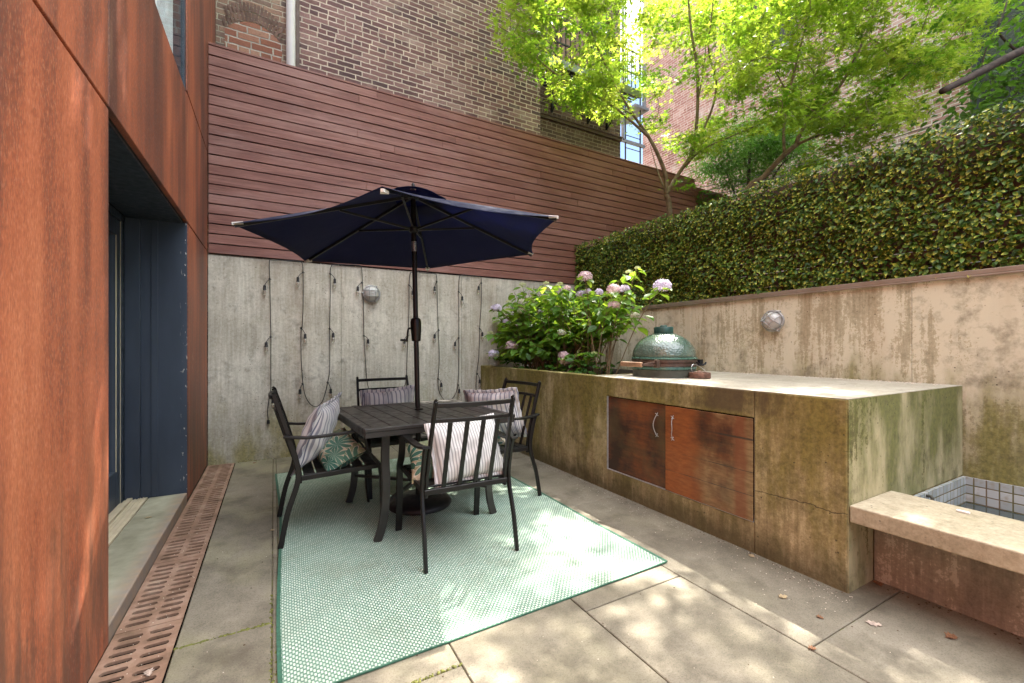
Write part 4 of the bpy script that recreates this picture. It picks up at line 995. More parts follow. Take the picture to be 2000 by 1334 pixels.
# weatherproof outlet cover
p = on_y(916, 771, WY - .001); tm = MB(); tm.box(p.x - .055, p.x + .055, WY - .012, WY - .001, p.z - .045, p.z + .045)
oc = thing('outlet_cover', 'small clear plastic outlet cover hanging open on the concrete wall', 'outlet cover', (p.x, WY, p.z - .05))
build('plate', tm, M['grey_metal'], oc, bevel=.003)
M['clear'] = flat('milky_clear_plastic', (.62, .64, .68), .25)
tm = MB(); tm.poly([(p.x - .06, WY - .014, p.z + .05), (p.x - .075, WY - .075, p.z + .03), (p.x + .05, WY - .085, p.z - .035), (p.x + .06, WY - .014, p.z - .02)]); q = build('lid', tm, M['clear'], oc); m_ = q.modifiers.new('s', 'SOLIDIFY'); m_.thickness = .006

# ------------------------------------------------------------------ bulkhead lamps
def bulkhead(label, c, nrm, r):
    c = Vector(c); n_ = Vector(nrm); ax = n_.to_track_quat('Z', 'Y').to_matrix().to_4x4(); A3 = ax.to_3x3()
    t_ = thing('bulkhead_lamp', label, 'wall lamp', tuple(c), 0, 'round caged bulkhead lamps on the walls')
    b = MB(); b.lathe([(r, .0), (r, .022), (r * .93, .03), (r * .88, .03)], c, 32, ax); build('back_plate', b, M['grey_metal'], t_, smooth=40)
    b = MB(); b.lathe([(r * .87, .026), (r * .82, .05), (r * .66, .074), (r * .4, .088), (0, .094)], c, 28, ax); build('lens', b, M['frost'], t_, smooth=True)
    b = MB()
    def sph(u, v): d = math.sqrt(max(0, 1 - u * u - v * v)); return c + A3 @ Vector((u * r, v * r, .024 + .078 * d))
    rot = R(45) if n_.x else 0
    for k in (-.34, .34):
        for sw_ in (0, 1):
            m = math.sqrt(1 - k * k); pts = []
            for i in range(13):
                q = -m + 2 * m * i / 12; u, v = (q, k) if sw_ else (k, q); u, v = u * math.cos(rot) - v * math.sin(rot), u * math.sin(rot) + v * math.cos(rot)
                pts.append(sph(u, v))
            b.tube(pts, .0042, 6)
    ring = [c + A3 @ Vector((r * 1.0 * math.cos(2 * math.pi * i / 32), r * math.sin(2 * math.pi * i / 32), .028)) for i in range(33)]; b.tube(ring, .006, 6)
    for k in range(3): a = 1.0 + k * 2.094; b.lathe([(.009, .0), (.009, .035), (.004, .04)], c + A3 @ Vector((r * 1.06 * math.cos(a), r * 1.06 * math.sin(a), 0)), 8, ax)
    build('cage', b, M['grey_metal'], t_, smooth=40)
bulkhead('caged round lamp on the grey wall among the string lights', on_y(725, 574, WY - .001), (0, -1, 0), .098)
bulkhead('caged round lamp on the tan wall above the counter, rusty run-off below it', on_x(1512, 627, RX - .001), (-1, 0, 0), .093)

# ------------------------------------------------------------------ kamado grill
kc = Vector((2.93, 2.60, CT)); R_ = .262
kg = thing('kamado_grill', 'green dimpled egg-shaped ceramic grill set into the concrete counter', 'grill', tuple(kc))
b = MB(); b.lathe([(.252, .0), (.255, .05), (.256, .062)], kc, 48); build('base', b, M['kamado_base'], kg, smooth=40)
b = MB(); b.lathe([(.256, .063), (.262, .068), (.262, .084), (.258, .09)], kc, 48); build('base_rim', b, M['green_smooth'], kg, smooth=40)
b = MB(); b.lathe([(.262, .0905), (.266, .092), (.266, .112), (.262, .1125)], kc, 48); b.lathe([(.262, .1255), (.266, .127), (.266, .146), (.262, .1465)], kc, 48)
b.lathe([(.255, .1126), (.255, .1254)], kc, 48); build('band', b, M['band'], kg, smooth=40)
lid = [(.258, .147), (.270, .150), (.270, .158), (.262, .164)]
lidp = MB(); lidp.lathe(lid, kc, 56)
ld = build('lid_rim', lidp, M['green_smooth'], kg, smooth=50)
pr = [(.260, .165)]
for i in range(1, 13): a = math.pi / 2 * i / 13; pr.append((.260 * math.cos(a) ** .9, .165 + .205 * math.sin(a)))
pr = [p_ for p_ in pr if p_[0] > .078]; pr.append((.078, .366))
b = MB(); b.lathe(pr, kc, 72); build('lid', b, M['ceramic'], kg, smooth=True)
b = MB(); b.lathe([(.074, .36), (.078, .366), (.080, .374), (.080, .415), (.076, .421), (.03, .423), (.03, .430), (.024, .436), (.0, .437)], kc, 32); build('chimney_cap', b, M['green_cap'], kg, smooth=40)
ha, hb = wp(1213, 710.5, 3.50), wp(1254, 712.5, 3.36); hc = wp(1285, 706, 3.35); hd = wp(1284, 713, 3.35)
b = MB(); b.bar([ha, hb], .038, .028, (0, 0, 1)); hn = build('handle', b, M['wood'], kg, bevel=.006)
b = MB(); b.bar([hb, hc], .012, .008, (0, 0, 1)); b.bar([hb, hd], .012, .008, (0, 0, 1)); b.box(hc.x - .02, hc.x + .014, hc.y - .006, hc.y + .03, kc.z + .088, kc.z + .15); build('bracket', b, M['band'], hn)
b = MB(); hx = Vector((kc.x + .18, kc.y - .20, kc.z + .115))
for k in range(9): a = k * .7; b.tube([hx + Vector((.02 * math.cos(a) + .012 * k - .05, -.006 * k * .5, .018 * math.sin(a))), hx + Vector((.02 * math.cos(a + 1) + .012 * k - .04, -.003 * k, .018 * math.sin(a + 1)))], .0075, 6)
b.box(hx.x + .03, hx.x + .07, hx.y + .0, hx.y + .05, hx.z - .025, hx.z + .03); build('hinge', b, M['iron'], kg)
rc = Vector((2.985, 2.285, CT))
rk = thing('iron_pot', 'small rusty iron pot with wire handle on the counter in front of the green grill', 'pot', tuple(rc))
b = MB(); b.lathe([(.078, 0), (.083, .006), (.082, .038), (.078, .046), (.066, .048), (.064, .036)], rc, 28); b.lathe([(.05, .048), (.05, .056), (.02, .058), (.014, .066), (0, .068)], rc + Vector((0, 0, -.004)), 20)
build('pot_body', b, M['rust'], rk, smooth=40)
b = MB(); b.tube(spline([rc + Vector((-.062, .02, .046)), rc + Vector((-.058, .03, .09)), rc + Vector((-.03, .03, .112)), rc + Vector((.02, .01, .09)), rc + Vector((.055, -.02, .052))], 5), .0022, 6); build('handle', b, M['steel'], rk, smooth=True)
# ------------------------------------------------------------------ brick building behind the fence
BY = 6.0
bb = thing('brick_building', 'dark old brick building rising behind the plank fence, with a set-back wing and iron balcony', 'building', (2, BY, 0))
b = MB(); b.box(.285, 3.86, BY, BY + 9, -.1, 17.5); build('wall', b, M['brick'], bb)
b = MB(); b.quad((3.861, BY + .0, -.1), (3.861, BY + 9, -.1), (3.861, BY + 9, 17.5), (3.861, BY, 17.5)); build('side_wall', b, M['brick_side'], bb)
b = MB(); b.box(-5, .14, BY + .03, BY + 9, -.1, 15.5); build('wall', b, M['brick_tan'], bb)
b = MB(); b.box(.14, .2845, BY + .06, BY + 8, -.1, 15); build('wall', b, M['flash'], bb)
b = MB(); b.box(.228, .2835, BY - .02, BY + .06, 3.8, 15); build('corner_board', b, M['flash'], bb)
# bricked-up arched opening
ax0, ax1, az0, azs = -.50, .09, 4.2, 4.92
b = MB(); arc = []
for i in range(15):
    k = i / 14; arc.append((ax0 + (ax1 - ax0) * k, azs + .16 * math.sin(math.pi * k) ** .8))
b.poly([(ax0, BY + .022, az0), (ax1, BY + .022, az0)] + [(x, BY + .022, z) for x, z in reversed(arc)]); build('bricked_up_window', b, M['brick_red'], bb)
b = MB(); M['arch_brick'] = flat('arch_bricks', (.15, .10, .08), .9, 0, .5, 6, .2, .3)
for rowk in (0, 1):
    for i in range(17):
        k = (i + .5 * rowk) / 16.5; cx = ax0 + (ax1 - ax0) * k; cz = azs + .16 * math.sin(math.pi * min(1, k)) ** .8 + .062 + rowk * .115
        ang = (k - .5) * -.9; d = Vector((math.sin(-ang), 0, math.cos(ang))); s_ = Vector((d.z, 0, -d.x)); c_ = Vector((cx, BY + .02 - rowk * .002, cz)); hw_, hh = .0135, .052
        b.cur = rnd.random(); b.poly([c_ - s_ * hw_ - d * hh, c_ + s_ * hw_ - d * hh, c_ + s_ * hw_ + d * hh, c_ - s_ * hw_ + d * hh])
build('arch', b, M['arch_brick'], bb)
# set-back wing
WYG = 6.5
b = MB(); b.box(3.865, 6.09, WYG, WYG + 1.6, -.1, 9.0); b.box(3.865, 5.45, WYG + .02, WYG + 1.6, 9.001, 17.0); build('wing_wall_and_shade_block', b, M['brick_recess'], bb)  # upper box is added above the view to cast shade on the yard
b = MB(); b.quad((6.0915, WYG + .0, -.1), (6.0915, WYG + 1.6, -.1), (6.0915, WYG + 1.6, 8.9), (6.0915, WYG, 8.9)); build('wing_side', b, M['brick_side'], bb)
b = MB(); b.box(3.866, 6.10, WYG - .035, WYG - .001, 5.30, 5.36); b.box(3.866, 6.11, WYG - .05, WYG - .001, 5.36, 5.385); build('string_course', b, M['flash'], bb)
wn_ = None
for (x0, x1, z0, z1, m) in ((4.55, 5.15, 6.35, 7.55, 'trim_paint'), (5.35, 5.85, 6.5, 7.5, 'roof_dark')):
    b = MB(); b.box(x0, x1, WYG - .02, WYG - .002, z0, z1)
    for k in range(7): xx_ = x0 + (x1 - x0) * k / 6; b.box(xx_ - .008, xx_ + .008, WYG - .03, WYG - .0205, z0, z1)
    q = build('window', b, M[m], bb); b = MB(); b.box(x0 - .06, x1 + .06, WYG - .07, WYG - .0015, z0 - .10, z0 - .001); build('sill', b, M['stone_trim'], q)
    b = MB(); n_ = 12
    for k in range(n_):
        u = (k + .5) / n_ - .5; b.box(x0 - .04 + (x1 - x0 + .08) * k / n_ + .004, x0 - .04 + (x1 - x0 + .08) * (k + 1) / n_ - .004, WYG - .03, WYG - .0015, z1 + .1 - .3 * u * u, z1 + .26 - .3 * u * u)
    build('lintel', b, M['arch_brick'], q)
bal = thing('iron_balcony', 'black iron balcony with slatted floor hung on the set-back brick wing', 'balcony', (4.9, WYG, 5.85))
b = MB(); b.box(3.88, 6.0, WYG - .62, WYG - .58, 5.85, 5.95); b.box(3.88, 6.0, WYG - .05, WYG - .04, 5.86, 5.94)
for k in range(8): y = WYG - .55 + k * .068; b.box(3.88, 6.0, y, y + .03, 5.87, 5.885)
build('floor', b, M['iron'], bal)
b = MB(); b.box(3.87, 6.02, WYG - .645, WYG - .622, 5.84, 5.97); build('edge', b, M['iron_grey'], bal)
b = MB()
for z in (6.25, 6.65): b.box(3.88, 6.0, WYG - .615, WYG - .595, z, z + .025)
for k in range(22): x = 3.9 + k * .1; b.box(x - .006, x + .006, WYG - .611, WYG - .599, 5.95, 6.65)
b.tube([(5.0 + .16 * math.cos(i * .4), WYG - .6, 6.42 + .16 * math.sin(i * .4)) for i in range(17)], .012, 6); build('railing', b, M['iron'], bal)
for x in (4.42, 5.25, 5.72):
    b = MB(); b.bar([(x, WYG - .58, 5.84), (x, WYG - .002, 5.84)], .04, .03); b.bar([(x, WYG - .02, 5.83), (x, WYG - .02, 5.45)], .045, .03); b.tube(spline([(x, WYG - .03, 5.47), (x, WYG - .16, 5.56), (x, WYG - .20, 5.68), (x, WYG - .40, 5.83)], 4), .014, 6); build('bracket', b, M['iron'], bal)
# pipe
dp = thing('drainpipe', 'grey-white drainpipe running up the brick wall above the plank fence', 'drainpipe', (.19, BY - .02, 3.8))
b = MB(); b.tube([(.185, BY - .03, 3.4), (.185, BY - .03, 14.5)], .052, 20); build('pipe', b, M['pipe'], dp, smooth=40)
# fire-escape ladder in the gap
fe = thing('fire_escape_ladder', 'thin black fire escape ladder and frame in the sky gap between the brick buildings', 'fire escape', (7.3, 7.6, 4))
b = MB()
for x in (7.28, 7.76): b.bar([(x, 7.6, 3.6), (x, 7.6, 10.8)], .03, .02)
for z in np.arange(3.8, 6.2, .30): b.tube([(7.28, 7.6, z), (7.76, 7.6, z)], .009, 6)
build('ladder', b, M['iron'], fe)
b = MB(); b.bar([(7.2, 7.6, 6.05), (7.2, 7.6, 11)], .05, .05); b.bar([(7.17, 7.6, 6.05), (7.9, 7.6, 6.05)], .07, .05, (0, 0, 1)); b.box(7.5, 7.95, 7.5, 8.3, 6.9, 6.96); b.bar([(7.84, 7.55, 6.9), (7.84, 7.55, 8.0)], .08, .05); b.bar([(7.2, 7.6, 9.6), (7.9, 7.6, 9.6)], .06, .05, (0, 0, 1)); build('frame', b, M['iron_grey'], fe)
# right neighbour building
NX = 9.5
nb = thing('neighbour_building', 'pale reddish brick building seen through the maple leaves beyond the hedge', 'building', (NX, 4, 0))
b = MB(); b.box(NX, NX + 5, -6, 9.2, -.1, 12.2); build('wall', b, M['brick_right'], nb)
for (y0, y1, z0, z1) in ((1.3, 2.35, 4.4, 6.5), (5.0, 5.9, 7.6, 9.3), (1.3, 2.35, 8.0, 10)):
    b = MB(); b.box(NX - .03, NX - .002, y0, y1, z0, z1); q = build('window', b, M['roof_dark'], nb)
    b = MB(); b.box(NX - .07, NX - .031, y0 - .02, y0 + .06, z0, z1); b.box(NX - .07, NX - .031, y1 - .06, y1 + .02, z0, z1); b.box(NX - .065, NX - .032, y0 + .06, y1 - .06, (z0 + z1) / 2 - .03, (z0 + z1) / 2 + .03); b.box(NX - .065, NX - .032, (y0 + y1) / 2 - .02, (y0 + y1) / 2 + .02, z0, z1); build('frame', b, M['slate_dark'], q)
    b = MB(); b.box(NX - .09, NX - .001, y0 - .1, y1 + .1, z1 + .0, z1 + .28); build('lintel', b, M['stone_trim'], q)
    b = MB(); b.box(NX - .11, NX - .001, y0 - .1, y1 + .1, z0 - .14, z0 - .001); build('sill', b, M['stone_trim'], q)
b = MB(); b.box(NX - .55, NX - .003, -2, 2.9, 2.2, 4.05); build('stone_base', b, M['stone_trim'], nb)
# overhead cables
cb = thing('overhead_cable', 'thin grey cables sagging behind the hedge top below the maple', 'cable', (7, 3, 3.2))
for (p0, p1, sag) in ((wp(1340, 372, 8.2), wp(1990, 190, 5.2), .10), (wp(1340, 378, 8.2), wp(1990, 205, 5.2), .14), (wp(1345, 382, 8.2), wp(1800, 318, 5.6), .05)):
    b = MB(); b.tube([p0.lerp(p1, i / 16) - Vector((0, 0, sag * math.sin(math.pi * i / 16))) for i in range(17)], .007, 5); build('cable', b, M['iron_grey'], cb)

# ------------------------------------------------------------------ trees
MV, MF = [(0, .0, 0)], []
for k in range(5):
    a = R(-118 + 59 * k); ln = [.52, .86, 1.0, .86, .52][k]; a2 = a + R(29.5)
    MV.append((math.sin(a) * ln, .05 + math.cos(a) * ln, -.10 * ln))
    if k < 4: MV.append((math.sin(a2) * .26, .05 + math.cos(a2) * .26, .03))
MV.append((-.02, -.28, 0)); MV.append((.02, -.28, 0))
# each lobe: centre, notch, tip, notch
MF.append((0, 2, 1))
for k in range(1, 4): MF.append((0, 2 * k + 2 if 2 * k + 2 < 10 else 0, 2 * k + 1, 2 * k))
MF.append((0, 9, 8)); MF.append((0, 10, 11))

def leaf_cloud(centres, per, rad, flatn, size, seed, droop=.35):
    g_ = np.random.default_rng(seed); C_ = np.repeat(np.asarray(centres, float), per, 0); N = len(C_)
    off = g_.normal(0, 1, (N, 3)) * np.array([1, 1, flatn]) * rad * .6
    pos = C_ + off
    tipd = unit(np.c_[off[:, :2] / rad + g_.normal(0, .6, (N, 2)), g_.normal(-droop, .35, N)])
    nr = unit(np.c_[g_.normal(0, .38, (N, 2)), np.ones(N)])
    X, Y, Z = frames(tipd, nr)
    sh = np.clip(np.repeat(g_.normal(.48, .24, len(centres)), per) + g_.normal(0, .14, N), 0, 1)
    return pos, X, Y, Z, g_.uniform(size * .7, size * 1.25, N), sh
def in_poly(x, y, P):
    c = False; j = len(P) - 1
    for i in range(len(P)):
        if (P[i][1] > y) != (P[j][1] > y) and x < (P[j][0] - P[i][0]) * (y - P[i][1]) / (P[j][1] - P[i][1]) + P[i][0]: c = not c
        j = i
    return c
def tree(name, label, group, base, limbs, clouds, lmat, bark, tv, tf, per, rad, flatn, size, seed, extra=(), cat='tree', twig_r=.006):
    t_ = thing(name, label, cat, base, 0, group); nodes = []
    b = MB()
    for pts, r0, r1 in limbs:
        sp_ = spline(pts, 5); b.tube(sp_, [r0 + (r1 - r0) * (i / (len(sp_) - 1)) ** .8 for i in range(len(sp_))], 8); nodes += sp_
    rr = random.Random(seed); na = np.array([tuple(p) for p in nodes])
    cs = list(clouds)
    tw = MB()
    allc = cs + list(extra); ncs = len(cs); ca = np.array(allc); dmin = np.full(len(allc), 1e9); near = np.zeros(len(allc), int); todo = set(range(len(allc)))
    for j, q_ in enumerate(na):
        dd = ((ca - q_) ** 2).sum(1) + .6 * np.maximum(0, q_[2] - ca[:, 2]) ** 2; u_ = dd < dmin; dmin[u_] = dd[u_]; near[u_] = j
    while todo:
        ci = min(todo, key=lambda k_: dmin[k_]); todo.discard(ci); c = allc[ci]
        nodes.append(Vector(c)); dd = ((ca - ca[ci]) ** 2).sum(1) * 1.25 + .8 * np.maximum(0, ca[ci][2] - ca[:, 2]) ** 2; u_ = dd < dmin; i_sel = near[ci]; dmin[u_] = dd[u_]; near[u_] = len(nodes) - 1
        i = int(i_sel); a = nodes[i]; c = Vector(c); d = (c - a)
        if d.length < .05: continue
        mid = a + d * .5 + Vector((rr.gauss(0, .04), rr.gauss(0, .04), .03 + .03 * d.length)); sp_ = spline([a, mid, c], 4)
        rb_ = min(.012, twig_r * (.5 + d.length)); tw.tube(sp_, [rb_ + (.0022 - rb_) * k / (len(sp_) - 1) for k in range(len(sp_))], 5)
        for _ in range(2):
            k = rr.randint(3, len(sp_) - 1); e = sp_[k] + Vector((rr.gauss(0, .12), rr.gauss(0, .12), rr.gauss(.0, .05))); tw.tube([sp_[k], e], [.003, .0013], 4)
    for ci, c in enumerate(()):
        i = int(np.argmin(((na - np.array(c)) ** 2).sum(1) + .6 * np.maximum(0, na[:, 2] - c[2]) ** 2)); a = nodes[i]; c = Vector(c); d = (c - a)
        if d.length < .05: continue
        mid = a + d * .5 + Vector((rr.gauss(0, .06), rr.gauss(0, .06), .06 + .04 * d.length)); sp_ = spline([a, mid, c], 4)
        rb_ = min(.016 if ci < len(cs) else .007, twig_r * (.8 + d.length)); tw.tube(sp_, [rb_ + (.0018 - rb_) * k / (len(sp_) - 1) for k in range(len(sp_))], 5)
        for _ in range(3):
            k = rr.randint(3, len(sp_) - 1); e = sp_[k] + Vector((rr.gauss(0, .13), rr.gauss(0, .13), rr.gauss(.0, .05))); tw.tube([sp_[k], e], [.0035, .0015], 4)
    b.v_off = len(b.v); b.f += [tuple(i + b.v_off for i in f_) for f_ in tw.f]; b.v += tw.v; b.shade += tw.shade; b.mi += tw.mi
    build('trunk', b, bark, t_, smooth=True)
    P_, X, Y, Z, S_, H_ = leaf_cloud(cs, per, rad, flatn, size, seed)
    if len(extra):
        q = leaf_cloud(extra, int(per * 1.2), rad * 1.25, flatn, size * 1.15, seed + 1); P_, X, Y, Z, S_, H_ = [np.concatenate([a, b_]) for a, b_ in zip((P_, X, Y, Z, S_, H_), q)]
    scatter('crown', tv, tf, P_, X, Y, Z, S_, H_, lmat, t_)
    return t_
def sample_px(poly, n, gaps, dfun, seed):
    rr = random.Random(seed); xs = [p[0] for p in poly]; ys = [p[1] for p in poly]; out = []
    tries = 0
    while len(out) < n:
        tries += 1
        x, y = rr.uniform(min(xs), max(xs)), rr.uniform(min(ys), max(ys))
        if not in_poly(x, y, poly): continue
        if any(((x - gx) / gw) ** 2 + ((y - gy) / gh) ** 2 < 1 for gx, gy, gw, gh in gaps): continue
        best = min((sunlit_hits(q), i, q) for i, q in enumerate(wp(x, y, dfun(x, y, rr)) for _ in range(7)))
        if best[0] and tries < 40 * n and rr.random() < .82: continue
        out.append(tuple(best[2]))
    return out
# places the photograph shows in full sun: crowns keep gaps along the sun's path to them
LIT = [Vector(p) for p in ((1.72, 1.78, 0), (1.35, 1.95, 0), (1.6, 2.2, 0), (1.78, 2.5, 0), (1.0, 1.8, 0), (1.85, 2.1, 0), (1.5, 1.6, 0), (2.55, 1.4, CT), (2.62, 2.0, CT), (2.6, 2.5, CT), (2.6, 2.9, CT), (2.95, 1.3, CT), (2.85, 2.5, 1.3),
    (2.6, 4.2, 1.45), (2.65, 3.9, 1.45), (2.7, 3.6, 1.5), (2.8, 3.35, 1.5), (2.95, 3.1, 1.55), (2.75, 3.5, 1.25), (1.5, 2.9, 2.1), (1.65, 2.6, 2.05), (1.15, 2.5, 2.15), (1.3, 3.3, 2.2), (1.7, 1.0, 0), (2.2, .55, 0))]
def sunlit_hits(q):
    h = 0
    for L_ in LIT:
        d = Vector(q) - L_; k = d.dot(SUN)
        if k > 0 and (d - SUN * k).length < .17: h += 1
    return h
# shade of the part of the crowns above the picture: kept where their sun shadow falls on the places that lie in shade
def shade_clusters(n, zr, fun, seed, xr=(1.5, 7.5), yr=(1.0, 6.2)):
    rr = random.Random(seed); out = []; tries = 0
    while len(out) < n and tries < 60000:
        tries += 1; x, y, z = rr.uniform(*xr), rr.uniform(*yr), rr.uniform(*zr)
        dp_ = x * SY + y * CY; py = HOR - FPX * (z - CAMH) / dp_
        if py > -150 or (y > BY - .3 and x < 6.3): continue
        gx, gy = x - SUN.x / SUN.z * z, y - SUN.y / SUN.z * z
        if rr.random() < fun(gx, gy) and (sunlit_hits((x, y, z)) == 0 or rr.random() < .08): out.append((x, y, z))
    return out

D1 = lambda x, y, r: 6.1 + (x - 1250) / 1000 + r.uniform(-.85, .6) + (r.uniform(0, 1.6) if x > 1190 else 0)
poly1 = [(960, 50), (985, 15), (1030, -60), (1470, -70), (1450, 120), (1415, 210), (1395, 300), (1330, 300), (1275, 262), (1240, 235), (1165, 245), (1120, 215), (1075, 180), (1035, 140), (1000, 95)]
gaps1 = [(1232, 190, 16, 40), (1238, 310, 24, 55), (1345, 205, 45, 55), (1300, 120, 22, 30), (1120, 75, 40, 28), (1150, 235, 55, 20), (1420, 200, 28, 40), (1190, 100, 18, 18), (1060, 175, 20, 14)]
c1 = sample_px(poly1, 235, gaps1, D1, 3)
c1 += [tuple(wp(x, y, 6.2)) for x, y in ((1180, 195), (1165, 215), (1200, 215), (1140, 190), (1345, 355), (1430, 262), (1475, 250), (1390, 285), (1355, 300), (1020, 105))]
pts = lambda dep, *pp: [wp(x, y, dep + k * d_) for k, (x, y, d_) in enumerate([(p[0], p[1], p[2] if len(p) > 2 else 0) for p in pp])]
def limb(seq): return [wp(x, y, d) for x, y, d in seq]
b1 = Vector((5.2, 4.52, -.05)); fork = wp(1301, 380, 6.42)
limbs1 = [([b1, Vector((5.16, 4.50, 1.4)), wp(1308, 425, 6.45), fork], .06, .034),
    ([fork] + limb([(1299, 340, 6.35), (1284, 300, 6.25), (1266, 266, 6.2), (1245, 236, 6.1), (1212, 185, 5.95), (1190, 140, 5.8), (1168, 95, 5.6), (1150, 45, 5.5)]), .034, .008),
    (limb([(1268, 268, 6.2), (1240, 243, 6.05), (1195, 205, 5.9), (1150, 180, 5.7), (1095, 150, 5.5), (1055, 120, 5.35), (1010, 75, 5.2), (975, 52, 5.15)]), .022, .005),
    (limb([(1284, 300, 6.25), (1250, 240, 6.3), (1215, 212, 6.4), (1172, 196, 6.5)]), .016, .005),
    ([fork] + limb([(1325, 340, 6.5), (1352, 295, 6.55), (1362, 220, 6.6), (1361, 130, 6.6), (1350, 60, 6.6), (1342, -40, 6.7), (1335, -160, 6.9)]), .034, .012),
    (limb([(1353, 290, 6.55), (1388, 220, 6.5), (1399, 160, 6.4), (1384, 100, 6.3), (1391, 20, 6.2), (1400, -60, 6.1)]), .02, .007),
    (limb([(1338, 325, 6.5), (1370, 293, 6.3), (1425, 268, 6.1), (1490, 240, 6.0)]), .02, .006),
    (limb([(1362, 200, 6.6), (1372, 150, 6.8), (1378, 90, 7.0), (1372, 10, 7.2)]), .014, .005),
    (limb([(1301, 378, 6.42), (1290, 350, 6.5), (1280, 320, 6.6), (1270, 285, 6.6)]), .014, .004),
    (limb([(1168, 95, 5.6), (1140, 60, 5.5), (1095, 30, 5.4)]), .008, .004),
    (limb([(1335, -160, 6.9), (1310, -330, 7.0)]), .012, .006)]
# sun-shade above the frame: dense over the left half of the yard, thin with holes over the right foreground
def f_left(gx, gy):
    c_ = gy - .66 * gx
    return 1.0 if 1.3 < c_ < 3.4 and gx < 1.05 and gx > -3.2 else 0.
def f_right(gx, gy):
    if not (.6 < gx < 3.2 and -1.6 < gy < 3.2): return 0.
    v = math.sin(gx * 6.1 + 1.3) * math.sin(gy * 5.2 + .6) + .5 * math.sin(gx * 11 + gy * 7)
    return .9 if v > -.45 else 0.1
e1 = shade_clusters(190, (5.4, 9.5), f_left, 5)
tree('maple_tree', 'bright green maple whose slim forked trunk stands in front of the far plank fence', 'sunlit maples beyond the hedge', tuple(b1), limbs1, c1, M['maple'], M['bark'], MV, MF, 58, .19, .28, .060, 21, e1)

D2 = lambda x, y, r: 5.2 + r.uniform(-.8, 1.5) - max(0, x - 1700) / 900
poly2 = [(1440, -70), (1930, -50), (1915, 75), (1870, 140), (1820, 185), (1780, 235), (1735, 250), (1690, 255), (1620, 262), (1560, 235), (1490, 262), (1430, 240), (1400, 160), (1420, 60)]
gaps2 = [(1762, 20, 36, 30), (1745, 55, 30, 14), (1470, 205, 25, 30), (1590, 130, 20, 16), (1850, 85, 24, 14), (1520, 60, 18, 22), (1660, 200, 22, 12), (1430, 110, 16, 20)]
c2 = sample_px(poly2, 290, gaps2, D2, 4)
c2 += [tuple(wp(x, y, 5.0)) for x, y in ((1640, 285), (1610, 300), (1655, 300), (1680, 275), (1590, 318), (1700, 262), (1735, 262), (1570, 330))]
b2 = Vector((5.35, 3.75, -.05)); fk = wp(1555, 283, 5.25)
limbs2 = [([b2, Vector((5.3, 3.65, 1.5)), wp(1455, 390, 5.55), wp(1490, 347, 5.45), wp(1530, 304, 5.3), fk], .044, .030),
    ([fk] + limb([(1566, 255, 5.2), (1600, 215, 5.15), (1638, 170, 5.1), (1657, 140, 5.05), (1690, 70, 5.0), (1715, 0, 4.95), (1735, -120, 4.9)]), .026, .010),
    ([fk] + limb([(1600, 264, 5.1), (1640, 257, 5.0), (1700, 248, 4.9)]), .022, .006),
    (limb([(1632, 258, 5.0), (1680, 226, 4.9), (1735, 178, 4.75), (1790, 130, 4.6), (1850, 85, 4.5)]), .015, .005),
    (limb([(1532, 302, 5.3), (1531, 250, 5.35), (1536, 200, 5.4), (1546, 160, 5.4), (1562, 95, 5.4), (1580, 20, 5.4), (1590, -120, 5.5)]), .02, .009),
    (limb([(1540, 185, 5.4), (1500, 110, 5.5), (1478, 40, 5.6)]), .012, .004),
    (limb([(1690, 70, 5.0), (1740, 90, 4.9), (1800, 60, 4.8)]), .01, .004),
    (limb([(1735, -120, 4.9), (1740, -260, 4.8)]), .012, .006)]
e2 = shade_clusters(215, (4.6, 8.5), f_right, 6)
tree('maple_tree', 'bright green maple leaning out from behind the middle of the hedge', 'sunlit maples beyond the hedge', tuple(b2), limbs2, c2, M['maple'], M['bark'], MV, MF, 58, .19, .28, .060, 22, e2)

# darker large-leaved tree at the right edge
D3 = lambda x, y, r: 5.3 + r.uniform(-.4, .9)
c3 = sample_px([(1850, -60), (2100, -60), (2100, 190), (1985, 190), (1910, 165), (1880, 120), (1930, 60), (1840, 10)], 27, [(1925, 95, 36, 26), (1975, 60, 22, 30), (1880, 15, 20, 12)], D3, 9)
c3 += [tuple(wp(x, y, 5.0)) for x, y in ((1950, 170), (1985, 165), (1930, 195), (1880, 205), (1860, 215), (1960, 150))]
b3 = Vector((7.0, .9, -.05))
limbs3 = [([b3, Vector((6.9, .95, 2.0)), Vector((6.6, 1.0, 4.2)), Vector((6.3, 1.0, 6.4)), Vector((6.1, 1.0, 8.0))], .16, .05),
    ([Vector((6.65, 1.0, 3.9)), wp(2080, 70, 4.9), wp(2000, 98, 4.55), wp(1950, 122, 4.4), wp(1900, 148, 4.3), wp(1840, 178, 4.2)], .055, .030),
    (limb([(1990, 104, 5.05), (1950, 60, 5.0), (1965, 10, 5.0), (1975, -60, 5.1)]), .016, .006), (limb([(1915, 140, 4.9), (1935, 75, 4.9), (1985, 30, 5.0)]), .010, .004),
    (limb([(2060, 75, 5.35), (2030, 130, 5.2), (1990, 175, 5.1), (1970, 210, 5.1)]), .016, .006)]
def f_right3(gx, gy): return f_right(gx, gy) if gy < 1.3 else 0
e3 = shade_clusters(16, (4.8, 8.5), f_right3, 8, (3.5, 7.5), (-.5, 4))
tree('broadleaf_tree', 'darker tree with larger leaves and a thick bare bough at the right edge', None, tuple(b3), limbs3, c3, M['dark_leaf'], M['bark_dark'], LEAF_V, LEAF_F, 34, .30, .5, .10, 23, e3)

